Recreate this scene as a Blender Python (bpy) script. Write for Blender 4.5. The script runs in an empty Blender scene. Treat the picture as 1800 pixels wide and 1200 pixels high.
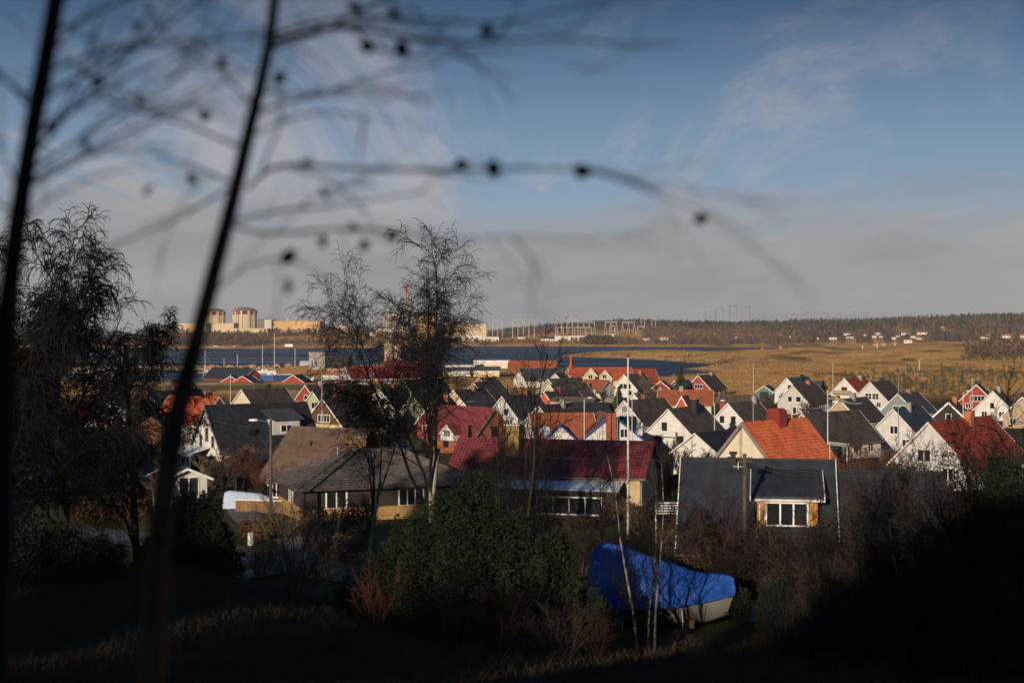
import bpy, math, random
import numpy as np
from mathutils import Vector, Matrix

# ------------------------------------------------------------------ camera, sky, sun
SC = bpy.context.scene
COL = SC.collection
EYE = 24.0            # camera height over the sea
FPX = 2500.0          # focal length in photo pixels (1800 wide), 50 mm lens
HOR = 578.0           # horizon row of the photo

cam_d = bpy.data.cameras.new('camera')
cam_d.lens = 50.0; cam_d.sensor_width = 36.0; cam_d.sensor_fit = 'HORIZONTAL'
cam_d.shift_y = -22.0 / 1800.0
cam_d.clip_start = 0.1; cam_d.clip_end = 30000.0
cam_d.dof.use_dof = True; cam_d.dof.focus_distance = 140.0
cam_d.dof.aperture_fstop = 1.05; cam_d.dof.aperture_blades = 9
cam = bpy.data.objects.new('camera', cam_d); COL.objects.link(cam)
cam.location = (0, 0, EYE); cam.rotation_euler = (math.radians(90), 0, 0)
SC.camera = cam

SUN_EL = math.radians(12.0); SUN_AZ = math.radians(22.0)      # behind the camera, to its left
TO_SUN = Vector((-math.sin(SUN_AZ)*math.cos(SUN_EL), -math.cos(SUN_AZ)*math.cos(SUN_EL), math.sin(SUN_EL)))

def build_world():
    w = bpy.data.worlds.new('World'); SC.world = w; w.use_nodes = True
    nt = w.node_tree; nt.nodes.clear(); N = nt.nodes.new; L = nt.links.new
    out = N('ShaderNodeOutputWorld'); bg = N('ShaderNodeBackground'); L(bg.outputs[0], out.inputs[0])
    bg.inputs[1].default_value = 0.1
    tc = N('ShaderNodeTexCoord'); sep = N('ShaderNodeSeparateXYZ'); L(tc.outputs['Generated'], sep.inputs[0])
    def m(op, a, b=None, c=None, clamp=False):
        n = N('ShaderNodeMath'); n.operation = op; n.use_clamp = clamp
        for i, v in enumerate((a, b, c)):
            if v is None: continue
            if isinstance(v, (int, float)): n.inputs[i].default_value = v
            else: L(v, n.inputs[i])
        return n.outputs[0]
    z = sep.outputs[2]
    sky = N('ShaderNodeTexSky'); sky.sky_type = 'NISHITA'; sky.sun_disc = False
    sky.sun_elevation = SUN_EL; sky.sun_rotation = math.pi + SUN_AZ
    sky.altitude = 0; sky.air_density = 1.3; sky.dust_density = 0.4; sky.ozone_density = 3.0
    zz = m('MULTIPLY_ADD', m('MAXIMUM', z, 0.0), 4.0, 0.02)
    cb = N('ShaderNodeCombineXYZ'); L(sep.outputs[0], cb.inputs[0]); L(sep.outputs[1], cb.inputs[1]); L(zz, cb.inputs[2])
    L(cb.outputs[0], sky.inputs[0])
    # clouds: a plane far overhead seen in perspective
    zi = m('DIVIDE', 1.0, m('ADD', m('MAXIMUM', z, 0.0), 0.035))
    cx = m('MULTIPLY', sep.outputs[0], zi); cy = m('MULTIPLY', sep.outputs[1], zi)
    rot = N('ShaderNodeCombineXYZ'); L(cx, rot.inputs[0]); L(cy, rot.inputs[1])
    mp = N('ShaderNodeMapping'); mp.inputs['Rotation'].default_value = (0, 0, math.radians(38)); mp.inputs['Scale'].default_value = (0.85, 0.20, 1)
    L(rot.outputs[0], mp.inputs[0])
    n1 = N('ShaderNodeTexNoise'); n1.inputs['Scale'].default_value = 1.0; n1.inputs['Detail'].default_value = 8; n1.inputs['Roughness'].default_value = 0.62; n1.inputs['Distortion'].default_value = 0.6
    L(mp.outputs[0], n1.inputs['Vector'])
    mp2 = N('ShaderNodeMapping'); mp2.inputs['Scale'].default_value = (2.2, 2.2, 9.0); L(tc.outputs['Generated'], mp2.inputs[0])
    n2 = N('ShaderNodeTexNoise'); n2.inputs['Scale'].default_value = 1.6; n2.inputs['Detail'].default_value = 7; n2.inputs['Roughness'].default_value = 0.6
    L(mp2.outputs[0], n2.inputs['Vector'])
    def ss(x, a, b):
        n = N('ShaderNodeMapRange'); n.interpolation_type = 'SMOOTHSTEP'; L(x, n.inputs[0])
        n.inputs[1].default_value = a; n.inputs[2].default_value = b; return n.outputs[0]
    # low veil of grey cloud round the horizon, its upper edge torn by noise
    edge = m('ADD', z, m('MULTIPLY', m('SUBTRACT', n2.outputs[0], 0.5), 0.13))
    veil = m('MULTIPLY', m('SUBTRACT', 1.0, ss(edge, 0.045, 0.125)), 0.9)
    thin = m('MULTIPLY', m('SUBTRACT', 1.0, ss(z, 0.05, 0.265)), 0.85)
    wisp = m('MULTIPLY', ss(n1.outputs[0], 0.47, 0.68), 0.8)
    wisp = m('MULTIPLY', wisp, m('SUBTRACT', 1.0, ss(z, 0.10, 0.30)))
    mask = veil
    ramp = N('ShaderNodeValToRGB'); L(n2.outputs[0], ramp.inputs[0])
    e = ramp.color_ramp.elements
    e[0].position = 0.36; e[0].color = (2.7, 2.8, 3.0, 1)
    e[1].position = 0.66; e[1].color = (4.0, 3.6, 3.5, 1)
    tint = N('ShaderNodeMix'); tint.data_type = 'RGBA'; tint.blend_type = 'MULTIPLY'; tint.inputs[0].default_value = 1; L(sky.outputs[0], tint.inputs[6]); tint.inputs[7].default_value = (.72, .98, 1.2, 1)
    pale = N('ShaderNodeMix'); pale.data_type = 'RGBA'; L(thin, pale.inputs[0]); L(tint.outputs[2], pale.inputs[6]); pale.inputs[7].default_value = (2.75, 3.75, 4.7, 1)
    wm = N('ShaderNodeMix'); wm.data_type = 'RGBA'; L(wisp, wm.inputs[0]); L(pale.outputs[2], wm.inputs[6]); wm.inputs[7].default_value = (4.9, 4.45, 4.45, 1)
    mix = N('ShaderNodeMix'); mix.data_type = 'RGBA'; L(mask, mix.inputs[0]); L(wm.outputs[2], mix.inputs[6]); L(ramp.outputs[0], mix.inputs[7])
    L(mix.outputs[2], bg.inputs[0])
build_world()

sun_d = bpy.data.lights.new('sun', 'SUN'); sun_d.energy = 4.6; sun_d.angle = math.radians(0.55); sun_d.color = (1.0, 0.83, 0.64)
sun = bpy.data.objects.new('sun', sun_d); COL.objects.link(sun)
sun.rotation_euler = TO_SUN.to_track_quat('Z', 'Y').to_euler(); sun.location = (-60, -90, 120)

SC.render.engine = 'CYCLES'
SC.cycles.use_denoising = True
SC.cycles.max_bounces = 5; SC.cycles.diffuse_bounces = 2; SC.cycles.glossy_bounces = 2
SC.cycles.transparent_max_bounces = 4; SC.cycles.caustics_reflective = False; SC.cycles.caustics_refractive = False
SC.cycles.sample_clamp_indirect = 4.0
SC.view_settings.view_transform = 'Standard'; SC.view_settings.look = 'None'
SC.view_settings.exposure = 0.0; SC.view_settings.gamma = 1.0; SC.view_settings.use_curve_mapping = False

# ------------------------------------------------------------------ helpers
R = math.radians
def P(px, py, D):
    """photo pixel + depth in metres -> a point of the place (used to read positions off the photograph)"""
    return Vector(((px-900)/FPX*D, D, EYE-(py-HOR)/FPX*D))
def lin(r, g, b):
    f = lambda c: (c/255/12.92) if c/255 <= .04045 else ((c/255+.055)/1.055)**2.4
    return (f(r), f(g), f(b))

def tag(o, label=None, cat=None, group=None, kind=None):
    if label: o['label'] = label
    if cat: o['category'] = cat
    if group: o['group'] = group
    if kind: o['kind'] = kind
    return o
def empty(name, loc=(0,0,0), rz=0.0, label=None, cat=None, group=None):
    o = bpy.data.objects.new(name, None); COL.objects.link(o)
    o.location = loc; o.rotation_euler = (0, 0, rz); o.empty_display_size = 0.2
    return tag(o, label, cat, group)
def link(name, me, mat=None, parent=None):
    o = bpy.data.objects.new(name, me); COL.objects.link(o)
    if mat is not None and not me.materials: me.materials.append(M[mat])
    if parent is not None: o.parent = parent
    return o
def copy_tree(o, parent=None):
    c = o.copy(); COL.objects.link(c); c.parent = parent
    for ch in o.children: copy_tree(ch, c)
    return c

def fast_mesh(name, v, f, smooth=False):
    """v (n,3) array, f (m,k) index array with k = 3 or 4"""
    v = np.asarray(v, dtype=np.float32); f = np.asarray(f, dtype=np.int32); k = f.shape[1]
    me = bpy.data.meshes.new(name)
    me.vertices.add(len(v)); me.vertices.foreach_set('co', v.ravel())
    me.loops.add(f.size); me.loops.foreach_set('vertex_index', f.ravel())
    me.polygons.add(len(f)); me.polygons.foreach_set('loop_start', np.arange(0, f.size, k, dtype=np.int32))
    me.polygons.foreach_set('loop_total', np.full(len(f), k, dtype=np.int32))
    if smooth: me.polygons.foreach_set('use_smooth', np.ones(len(f), dtype=bool))
    me.update(calc_edges=True)
    return me

class MB:
    """collects shapes and links them as one mesh object"""
    def __init__(s, T=None): s.v = []; s.f = []; s.T = T
    def add(s, vs, fs):
        b = len(s.v)
        if s.T: vs = [s.T @ Vector(p) for p in vs]
        s.v += [tuple(p) for p in vs]; s.f += [tuple(i+b for i in f) for f in fs]; return s
    def hexa(s, p):
        return s.add(p, [(0,3,2,1),(4,5,6,7),(0,1,5,4),(1,2,6,5),(2,3,7,6),(3,0,4,7)])
    def box(s, x0, x1, y0, y1, z0, z1):
        return s.hexa([(x0,y0,z0),(x1,y0,z0),(x1,y1,z0),(x0,y1,z0),(x0,y0,z1),(x1,y0,z1),(x1,y1,z1),(x0,y1,z1)])
    def boxT(s, T, u0, u1, v0, v1, n0, n1):
        return s.hexa([T(u0,v0,n0),T(u1,v0,n0),T(u1,v0,n1),T(u0,v0,n1),T(u0,v1,n0),T(u1,v1,n0),T(u1,v1,n1),T(u0,v1,n1)])
    def quad(s, a, b, c, d): return s.add([a,b,c,d], [(0,1,2,3)])
    def prism(s, poly, axis_from, axis_to):
        """poly: list of points at one end (any plane), moved by (axis_to-axis_from) for the other"""
        n = len(poly); d = Vector(axis_to)-Vector(axis_from)
        vs = [Vector(p) for p in poly]; vs2 = [p+d for p in vs]
        fs = [tuple(range(n-1,-1,-1)), tuple(range(n,2*n))]+[(i,(i+1)%n,(i+1)%n+n,i+n) for i in range(n)]
        return s.add(vs+vs2, fs)
    def tube(s, p0, p1, r0, r1=None, n=8, cap=True):
        p0 = Vector(p0); p1 = Vector(p1); r1 = r0 if r1 is None else r1
        d = (p1-p0).normalized(); a = d.orthogonal().normalized(); b = d.cross(a)
        vs = []
        for p, r in ((p0, r0), (p1, r1)):
            vs += [p+(a*math.cos(2*math.pi*i/n)+b*math.sin(2*math.pi*i/n))*r for i in range(n)]
        fs = [(i,(i+1)%n,(i+1)%n+n,i+n) for i in range(n)]
        if cap: fs += [tuple(range(n-1,-1,-1)), tuple(range(n,2*n))]
        return s.add(vs, fs)
    def poly(s, pts, rad, n=8):
        for i in range(len(pts)-1):
            ra = rad[i] if hasattr(rad, '__len__') else rad; rb = rad[i+1] if hasattr(rad, '__len__') else rad
            s.tube(pts[i], pts[i+1], ra, rb, n)
        return s
    def lathe(s, prof, n=24, c=(0,0,0)):
        b = []; fs = []
        for r, z in prof: b += [(c[0]+r*math.cos(2*math.pi*i/n), c[1]+r*math.sin(2*math.pi*i/n), c[2]+z) for i in range(n)]
        for j in range(len(prof)-1):
            for i in range(n): fs.append((j*n+i, j*n+(i+1)%n, (j+1)*n+(i+1)%n, (j+1)*n+i))
        fs.append(tuple(range((len(prof)-1)*n, len(prof)*n)))
        return s.add(b, fs)
    def mesh(s, name, smooth=False):
        me = bpy.data.meshes.new(name); me.from_pydata(s.v, [], s.f)
        if smooth: me.polygons.foreach_set('use_smooth', np.ones(len(s.f), dtype=bool))
        me.update(); return me
    def build(s, name, mat, parent=None, smooth=False, **kw):
        o = link(name, s.mesh(name, smooth), mat, parent)
        return tag(o, **kw)

# ------------------------------------------------------------------ materials
M = {}
def mat(name, col, rough=0.8, var=0.25, scale=1.5, bump=0.0, bscale=None, metal=0.0, spec=0.3, col2=None, stretch=(1,1,1), detail=5, fac=(0.35, 0.65)):
    m = bpy.data.materials.new(name); m.use_nodes = True; nt = m.node_tree
    b = nt.nodes['Principled BSDF']; N = nt.nodes.new; L = nt.links.new
    b.inputs['Roughness'].default_value = rough; b.inputs['Metallic'].default_value = metal
    b.inputs['Specular IOR Level'].default_value = spec
    tc = N('ShaderNodeTexCoord'); mp = N('ShaderNodeMapping'); L(tc.outputs['Object'], mp.inputs[0]); mp.inputs['Scale'].default_value = stretch
    nz = N('ShaderNodeTexNoise'); nz.inputs['Scale'].default_value = scale; nz.inputs['Detail'].default_value = detail; nz.inputs['Roughness'].default_value = 0.6
    L(mp.outputs[0], nz.inputs['Vector'])
    rp = N('ShaderNodeValToRGB'); L(nz.outputs[0], rp.inputs[0]); e = rp.color_ramp.elements
    c2 = col2 if col2 else tuple(c*(1+var) for c in col); c1 = col if col2 else tuple(c*(1-var) for c in col)
    e[0].position = fac[0]; e[1].position = fac[1]; e[0].color = (*c1, 1); e[1].color = (*c2, 1)
    L(rp.outputs[0], b.inputs['Base Color'])
    if bump:
        nb = N('ShaderNodeTexNoise'); nb.inputs['Scale'].default_value = bscale or scale*6; nb.inputs['Detail'].default_value = 4
        L(mp.outputs[0], nb.inputs['Vector']); bp = N('ShaderNodeBump'); bp.inputs['Strength'].default_value = bump; bp.inputs['Distance'].default_value = 0.05
        L(nb.outputs[0], bp.inputs['Height']); L(bp.outputs[0], b.inputs['Normal'])
    M[name] = m; return m

def boards(name, col, var=0.12, pitch=0.2, horizontal=False):
    """painted board cladding: fine grooves and per-board tone on the wall mesh"""
    m = mat(name, col, 0.75, var, 0.7)
    nt = m.node_tree; N = nt.nodes.new; L = nt.links.new; b = nt.nodes['Principled BSDF']
    tc = N('ShaderNodeTexCoord'); sp = N('ShaderNodeSeparateXYZ'); L(tc.outputs['Object'], sp.inputs[0])
    ad = N('ShaderNodeMath'); ad.operation = 'ADD'
    if horizontal: L(sp.outputs[2], ad.inputs[0]); ad.inputs[1].default_value = 0
    else: L(sp.outputs[0], ad.inputs[0]); L(sp.outputs[1], ad.inputs[1])
    dv = N('ShaderNodeMath'); dv.operation = 'DIVIDE'; L(ad.outputs[0], dv.inputs[0]); dv.inputs[1].default_value = pitch
    fr = N('ShaderNodeMath'); fr.operation = 'FRACT'; L(dv.outputs[0], fr.inputs[0])
    st = N('ShaderNodeMath'); st.operation = 'GREATER_THAN'; L(fr.outputs[0], st.inputs[0]); st.inputs[1].default_value = 0.12
    bp = N('ShaderNodeBump'); bp.inputs['Strength'].default_value = 0.6; bp.inputs['Distance'].default_value = 0.02
    L(st.outputs[0], bp.inputs['Height']); L(bp.outputs[0], b.inputs['Normal'])
    return m

def tiles(name, col, col2, moss=None, rough=0.75, tw=0.3, th=0.36, spec=0.3):
    """roof tile colour: each tile its own tone from a random value per tile cell, with weather stains"""
    m = bpy.data.materials.new(name); m.use_nodes = True; nt = m.node_tree; N = nt.nodes.new; L = nt.links.new
    b = nt.nodes['Principled BSDF']; b.inputs['Roughness'].default_value = rough; b.inputs['Specular IOR Level'].default_value = spec
    tc = N('ShaderNodeTexCoord'); mp = N('ShaderNodeMapping'); L(tc.outputs['Object'], mp.inputs[0])
    mp.inputs['Scale'].default_value = (1/th*1.25, 1/tw, 0.001)
    fl = N('ShaderNodeVectorMath'); fl.operation = 'FLOOR'; L(mp.outputs[0], fl.inputs[0])
    wn = N('ShaderNodeTexWhiteNoise'); wn.noise_dimensions = '3D'; L(fl.outputs[0], wn.inputs[0])
    nz = N('ShaderNodeTexNoise'); nz.inputs['Scale'].default_value = 0.55; nz.inputs['Detail'].default_value = 6; L(tc.outputs['Object'], nz.inputs['Vector'])
    a = N('ShaderNodeMath'); a.operation = 'MULTIPLY_ADD'; L(wn.outputs[0], a.inputs[0]); a.inputs[1].default_value = 0.45; L(nz.outputs[0], a.inputs[2])
    rp = N('ShaderNodeValToRGB'); L(a.outputs[0], rp.inputs[0]); e = rp.color_ramp.elements
    e[0].position = 0.45; e[0].color = (*col, 1); e[1].position = 0.95; e[1].color = (*col2, 1)
    last = rp.outputs[0]
    if moss:
        n2 = N('ShaderNodeTexNoise'); n2.inputs['Scale'].default_value = 2.2; n2.inputs['Detail'].default_value = 8; n2.inputs['Roughness'].default_value = 0.75; L(tc.outputs['Object'], n2.inputs['Vector'])
        r2 = N('ShaderNodeValToRGB'); L(n2.outputs[0], r2.inputs[0]); r2.color_ramp.elements[0].position = 0.55; r2.color_ramp.elements[1].position = 0.72
        mx = N('ShaderNodeMix'); mx.data_type = 'RGBA'; L(r2.outputs[0], mx.inputs[0]); L(last, mx.inputs[6]); mx.inputs[7].default_value = (*moss, 1); last = mx.outputs[2]
    L(last, b.inputs['Base Color']); M[name] = m; return m

# walls
boards('wall_white', (.64,.62,.59)); boards('wall_white_warm', (.66,.60,.50)); boards('wall_cream', (.60,.51,.36)); boards('wall_yellow', (.74,.64,.36))
boards('wall_red', (.30,.045,.03)); boards('wall_red_bright', (.45,.075,.035)); boards('wall_green', (.36,.42,.20)); boards('wall_green_bright', (.24,.42,.18))
boards('wall_greygreen', (.20,.26,.23)); boards('wall_blue', (.025,.075,.22)); boards('wall_brown', (.12,.055,.025)); boards('wall_beige', (.42,.32,.21))
boards('wall_grey', (.50,.48,.46), horizontal=True); boards('wall_dark', (.035,.026,.022)); boards('wall_ochre', (.52,.24,.045)); boards('wall_olive', (.33,.31,.20))
boards('wall_bluegreen', (.10,.20,.17)); boards('wall_rust', (.30,.10,.045)); boards('wall_greywhite', (.55,.54,.53))
mat('plaster_white', (.64,.62,.58), .85, .06, .8, .2, 18); mat('plaster_cream', (.66,.58,.44), .85, .08, .8, .2, 18); mat('plaster_tan', (.50,.38,.20), .85, .1, 1.2, .3, 20)
mat('brick_yellow', (.37,.23,.085), .85, .25, 5, .4, 20); mat('brick_red', (.30,.085,.05), .85, .25, 5, .4, 20); mat('brick_orange', (.42,.15,.06), .85, .2, .8, .3, 6)
mat('concrete', (.30,.285,.265), .9, .12, .4, .2, 5); mat('concrete_warm', (.58,.46,.30), .9, .06, .15); mat('stone_foot', (.24,.22,.20), .9, .2, 3, .3)
# roofs
tiles('tile_brown', (.060,.043,.036), (.15,.11,.092), (.13,.12,.08)); tiles('tile_darkbrown', (.045,.032,.027), (.115,.085,.072), (.10,.09,.065))
tiles('tile_red', (.19,.038,.045), (.26,.056,.064), None); tiles('tile_redbright', (.22,.035,.02), (.36,.065,.035)); tiles('tile_orange', (.33,.070,.026), (.50,.125,.05))
tiles('tile_orange_dim', (.27,.075,.035), (.42,.13,.06), (.22,.12,.07)); tiles('tile_tan', (.115,.072,.05), (.19,.125,.09), (.16,.13,.10)); tiles('tile_grey', (.055,.046,.043), (.13,.11,.10), (.19,.18,.17))
tiles('tile_black', (.014,.015,.020), (.032,.034,.043)); tiles('tile_slate', (.045,.048,.056), (.085,.09,.10)); tiles('tile_blue', (.025,.04,.08), (.05,.075,.13))
mat('felt_dark', (.020,.023,.030), .62, .35, 1.3, .25, 10, col2=(.040,.044,.055)); mat('metal_red', (.25,.04,.03), .5, .12, .6); mat('metal_white', (.62,.63,.66), .45, .1, .8)
mat('metal_grey', (.13,.135,.14), .55, .2, .5); mat('metal_blue', (.05,.10,.20), .5, .2, .6); mat('roof_pale', (.70,.71,.76), .5, .1, .5)
# bits
mat('white', (.78,.77,.74), .6, .08, 3); mat('offwhite', (.60,.58,.54), .7, .15, 3); mat('trim_blue', (.02,.09,.26), .6, .08, 3); mat('trim_dark', (.05,.04,.035), .7, .1, 3); mat('trim_grey', (.20,.19,.19), .7, .1, 3)
mat('glass', (.016,.019,.023), .06, .2, .6, spec=.6); mat('curtain', (.40,.38,.35), .9, .15, 4); mat('glass_green', (.05,.12,.10), .1, .2, .6, spec=.5)
mat('metal_pole', (.62,.60,.57), .45, .06, 2); mat('steel', (.24,.24,.25), .5, .15, 2, metal=.6); mat('wood_pole', (.09,.075,.06), .85, .25, 2, stretch=(1,1,.2)); mat('wood', (.20,.12,.065), .8, .25, 2, stretch=(1,1,.2))
mat('wood_pale', (.34,.27,.18), .85, .2, .8); mat('black', (.012,.012,.013), .6, .1, 2); mat('panel', (.012,.020,.055), .15, .2, 1, spec=.6)
mat('orange_paint', (.62,.16,.05), .6, .1, 1); mat('red_paint', (.55,.03,.02), .5, .1, 1); mat('yellow_paint', (.75,.42,.02), .6, .1, 1); mat('blue_paint', (.02,.10,.35), .5, .1, 1); mat('flag_blue', (.01,.05,.20), .8, .05, 2); mat('flag_yellow', (.42,.30,.03), .8, .05, 2)
mat('car_red', (.45,.03,.02), .3, .03, 1, spec=.5); mat('car_white', (.70,.70,.70), .3, .03, 1, spec=.5); mat('car_dark', (.03,.035,.045), .3, .05, 1, spec=.5); mat('car_silver', (.35,.37,.40), .3, .05, 1, spec=.5); mat('rubber', (.015,.015,.015), .9)
mat('tarp', (.010,.060,.30), .38, .3, 1.6, 1.0, 5.0, spec=.5, col2=(.03,.11,.42)); mat('tarp_pale', (.45,.55,.68), .55, .15, .6, .3, 3); mat('hull', (.20,.19,.165), .4, .12, .8, spec=.4); mat('tarp_blue_harbour', (.03,.14,.42), .5, .2, .8, .4, 3)
mat('rope', (.02,.02,.02), .9)
# ground and plants
mat('bark_birch', (.12,.11,.10), .85, .5, 2.5, .3, 12, stretch=(1,1,.5), col2=(.34,.32,.29), fac=(.38,.55)); mat('bark_dark', (.026,.020,.016), .9, .35, 3, .4, 14)
mat('bark_red', (.075,.036,.020), .9, .3, 6, .4, 30, col2=(.26,.105,.036)); mat('twig', (.050,.034,.027), .9, .3, .6); mat('twig_red', (.085,.038,.024), .9, .3, .6); mat('twig_pale', (.16,.115,.075), .9, .3, .6)
mat('bark_young', (.05,.046,.042), .85, .5, 5, .3, 12, stretch=(1,1,.6), col2=(.22,.205,.185), fac=(.38,.58)); mat('twig_black', (.007,.0055,.005), .9, .3, .8)
mat('juniper', (.005,.010,.004), .9, .4, 1.8, col2=(.018,.031,.009), fac=(.40,.68)); mat('spruce', (.022,.036,.014), .85, .4, .8, col2=(.055,.075,.025)); mat('ivy', (.010,.016,.007), .8, .4, 1.2)
mat('hedge_brown', (.085,.042,.020), .9, .3, 1.0, col2=(.15,.075,.035)); mat('leaf_dry', (.07,.024,.016), .85, .3, 4); mat('leaf_rust', (.20,.075,.028), .85, .3, 1)
mat('tussock', (.30,.16,.05), .95, .4, .05, col2=(.55,.30,.10)); mat('grass_dry', (.040,.026,.014), .95, .35, .8, col2=(.085,.058,.030)); mat('forest_bare', (.080,.052,.038), .95, .35, .012, col2=(.125,.080,.055)); mat('forest_pine', (.022,.033,.018), .95, .35, .03); mat('bush_olive', (.07,.07,.032), .95, .3, .1)
mat('rock', (.36,.225,.115), .95, .3, .6, .4, 4); mat('rock_dark', (.16,.13,.10), .95, .3, .6, .4, 4)
mat('asphalt', (.075,.072,.075), .85, .2, .8, .2, 12, col2=(.12,.115,.115)); mat('gravel', (.17,.155,.14), .9, .2, .3, .2, 4); mat('lawn', (.15,.125,.035), .95, .25, .05, col2=(.21,.18,.06))
# ------------------------------------------------------------------ terrain and sea
def sea(px, py):
    D = EYE*FPX/(py-HOR); return ((px-900)/FPX*D, D)
BAY = [sea(*p) for p in [(-900,612),(0,611),(300,613),(480,613),(560,612),(700,612),(830,609),(980,609),(1160,610),(1300,611),(1420,612),(1485,612.6),
    (1440,615.5),(1400,619),(1340,622),(1290,620),(1230,617),(1170,614.5),(1090,617),(1030,621),(983,625.6),
    (985,627),(1030,628.5),(1090,630),(1150,633),(1200,636.5),(1240,640),(1275,643),(1235,646),(1205,648),(1203,650),(1235,652),(1275,655.5),(1240,658.5),(1205,661),
    (1150,664),(1120,668),(1060,668),(1000,664),(960,655),(830,646),(620,646),(520,645),(462,650),(441,660),(446,677),(420,678.5),(340,679),(220,677),(100,675),(0,673),(-900,673)]]
BAYP = np.array(BAY)

def noise2(x, y, s):
    x = x/s; y = y/s
    return (np.sin(x*1.7+y*.9+1.3)+np.sin(x*-.8+y*1.9+4.1)+np.sin(x*2.9-y*1.3+.7)*.6+np.sin(x*1.1+y*3.3+2.2)*.5+np.sin(x*4.7+y*3.1)*.3)/3.4

def bay_sd(x, y):
    """signed distance to the shore, positive on land"""
    a = BAYP; b = np.roll(BAYP, -1, 0)
    d2 = np.full(x.shape, 1e12); inside = np.zeros(x.shape, bool)
    for (ax, ay), (bx, by) in zip(a, b):
        ex, ey = bx-ax, by-ay; t = np.clip(((x-ax)*ex+(y-ay)*ey)/(ex*ex+ey*ey), 0, 1)
        d2 = np.minimum(d2, (x-ax-t*ex)**2+(y-ay-t*ey)**2)
        cond = (ay > y) != (by > y)
        with np.errstate(divide='ignore', invalid='ignore'):
            xi = (bx-ax)*(y-ay)/(by-ay)+ax
        inside ^= cond & (x < xi)
    d = np.sqrt(d2)
    return np.where(inside, -d, d)

PY = [-400,-200,-110,-70,-40,-15,0,20,40,62,75,110,140,180,230,300,400,500,600,700,12000]
PZ = [27,31,34.2,34.2,29,24,22.4,18.5,13.7,9.9,9.4,9.2,7.7,5.4,4.2,3.6,3.2,2.8,2.5,2.4,2.4]  # rise behind the viewpoint is unseen, its crest set to shade the foreground
HPX = [-2500,-400,0,300,420,600,860,960,1100,1300,1500,1650,1800,2300,5000]
HZ = [10,10,10,5,4,4,8,20,29,24,29,33,36,38,30]

def ground(x, y):
    x = np.asarray(x, float); y = np.asarray(y, float); sc = x.ndim == 0
    x = np.atleast_1d(x); y = np.atleast_1d(y)
    z = np.interp(y, PY, PZ)
    z = z+3.6*np.exp(-((x+14)/9)**2-((y-56)/14)**2)            # shoulder of the hill on the left
    z = z+np.where(y < -6, np.interp(x, [-60,-54,-39,-33,-22], [5,0,0,4,11])*np.clip((-6-y)/44, 0, 1), 0)   # unseen knolls and dip behind the viewpoint
    z = z+noise2(x, y, 9)*0.22*np.clip((70-y)/40, 0, 1)
    z = z+noise2(x, y, 40)*0.25*np.clip((y-100)/100, 0, 1)
    px = x/np.maximum(y, 30)*FPX+900
    heath = np.clip((px-1230)/200, 0, 1)*np.clip((y-430)/150, 0, 1)
    z = z+heath*(1.6+noise2(x, y, 75)*2.2+noise2(x, y, 24)*0.7+np.clip((px-1500)/300, 0, 1)*3.0)
    pen = np.clip((y-930)/80, 0, 1)*np.clip((1750-y)/80, 0, 1)*np.clip((px-960)/60, 0, 1)
    z = z+pen*(2.6+noise2(x, y, 45)*1.8+noise2(x, y, 14)*0.6)
    inlet = np.clip((px-1000)/60, 0, 1)*np.clip((1640-px)/120, 0, 1)*np.clip((y-1180)/260, 0, 1)*np.clip((1960-y)/60, 0, 1)
    z = z*(1-inlet)+np.minimum(z, .9+.35*noise2(x, y, 30))*inlet
    z = z+np.clip((y-1805)/340, 0, 1)*15*np.clip((px-240)/60, 0, 1)*np.clip((880-px)/200, 0, 1)
    far = np.clip((y-1950)/750, 0, 1); far = far*far*(3-2*far)
    z = z+far*np.interp(px, HPX, HZ)*(1+0.08*noise2(x, y, 160))
    m = y > 480
    if m.any():
        sd = bay_sd(x[m], y[m])
        zz = z[m]; zz = np.where(sd > 0, np.minimum(zz, 0.25+sd*0.10), np.maximum(-2.5, sd*0.08-0.05)); z[m] = zz
    return float(z[0]) if sc else z

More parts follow.
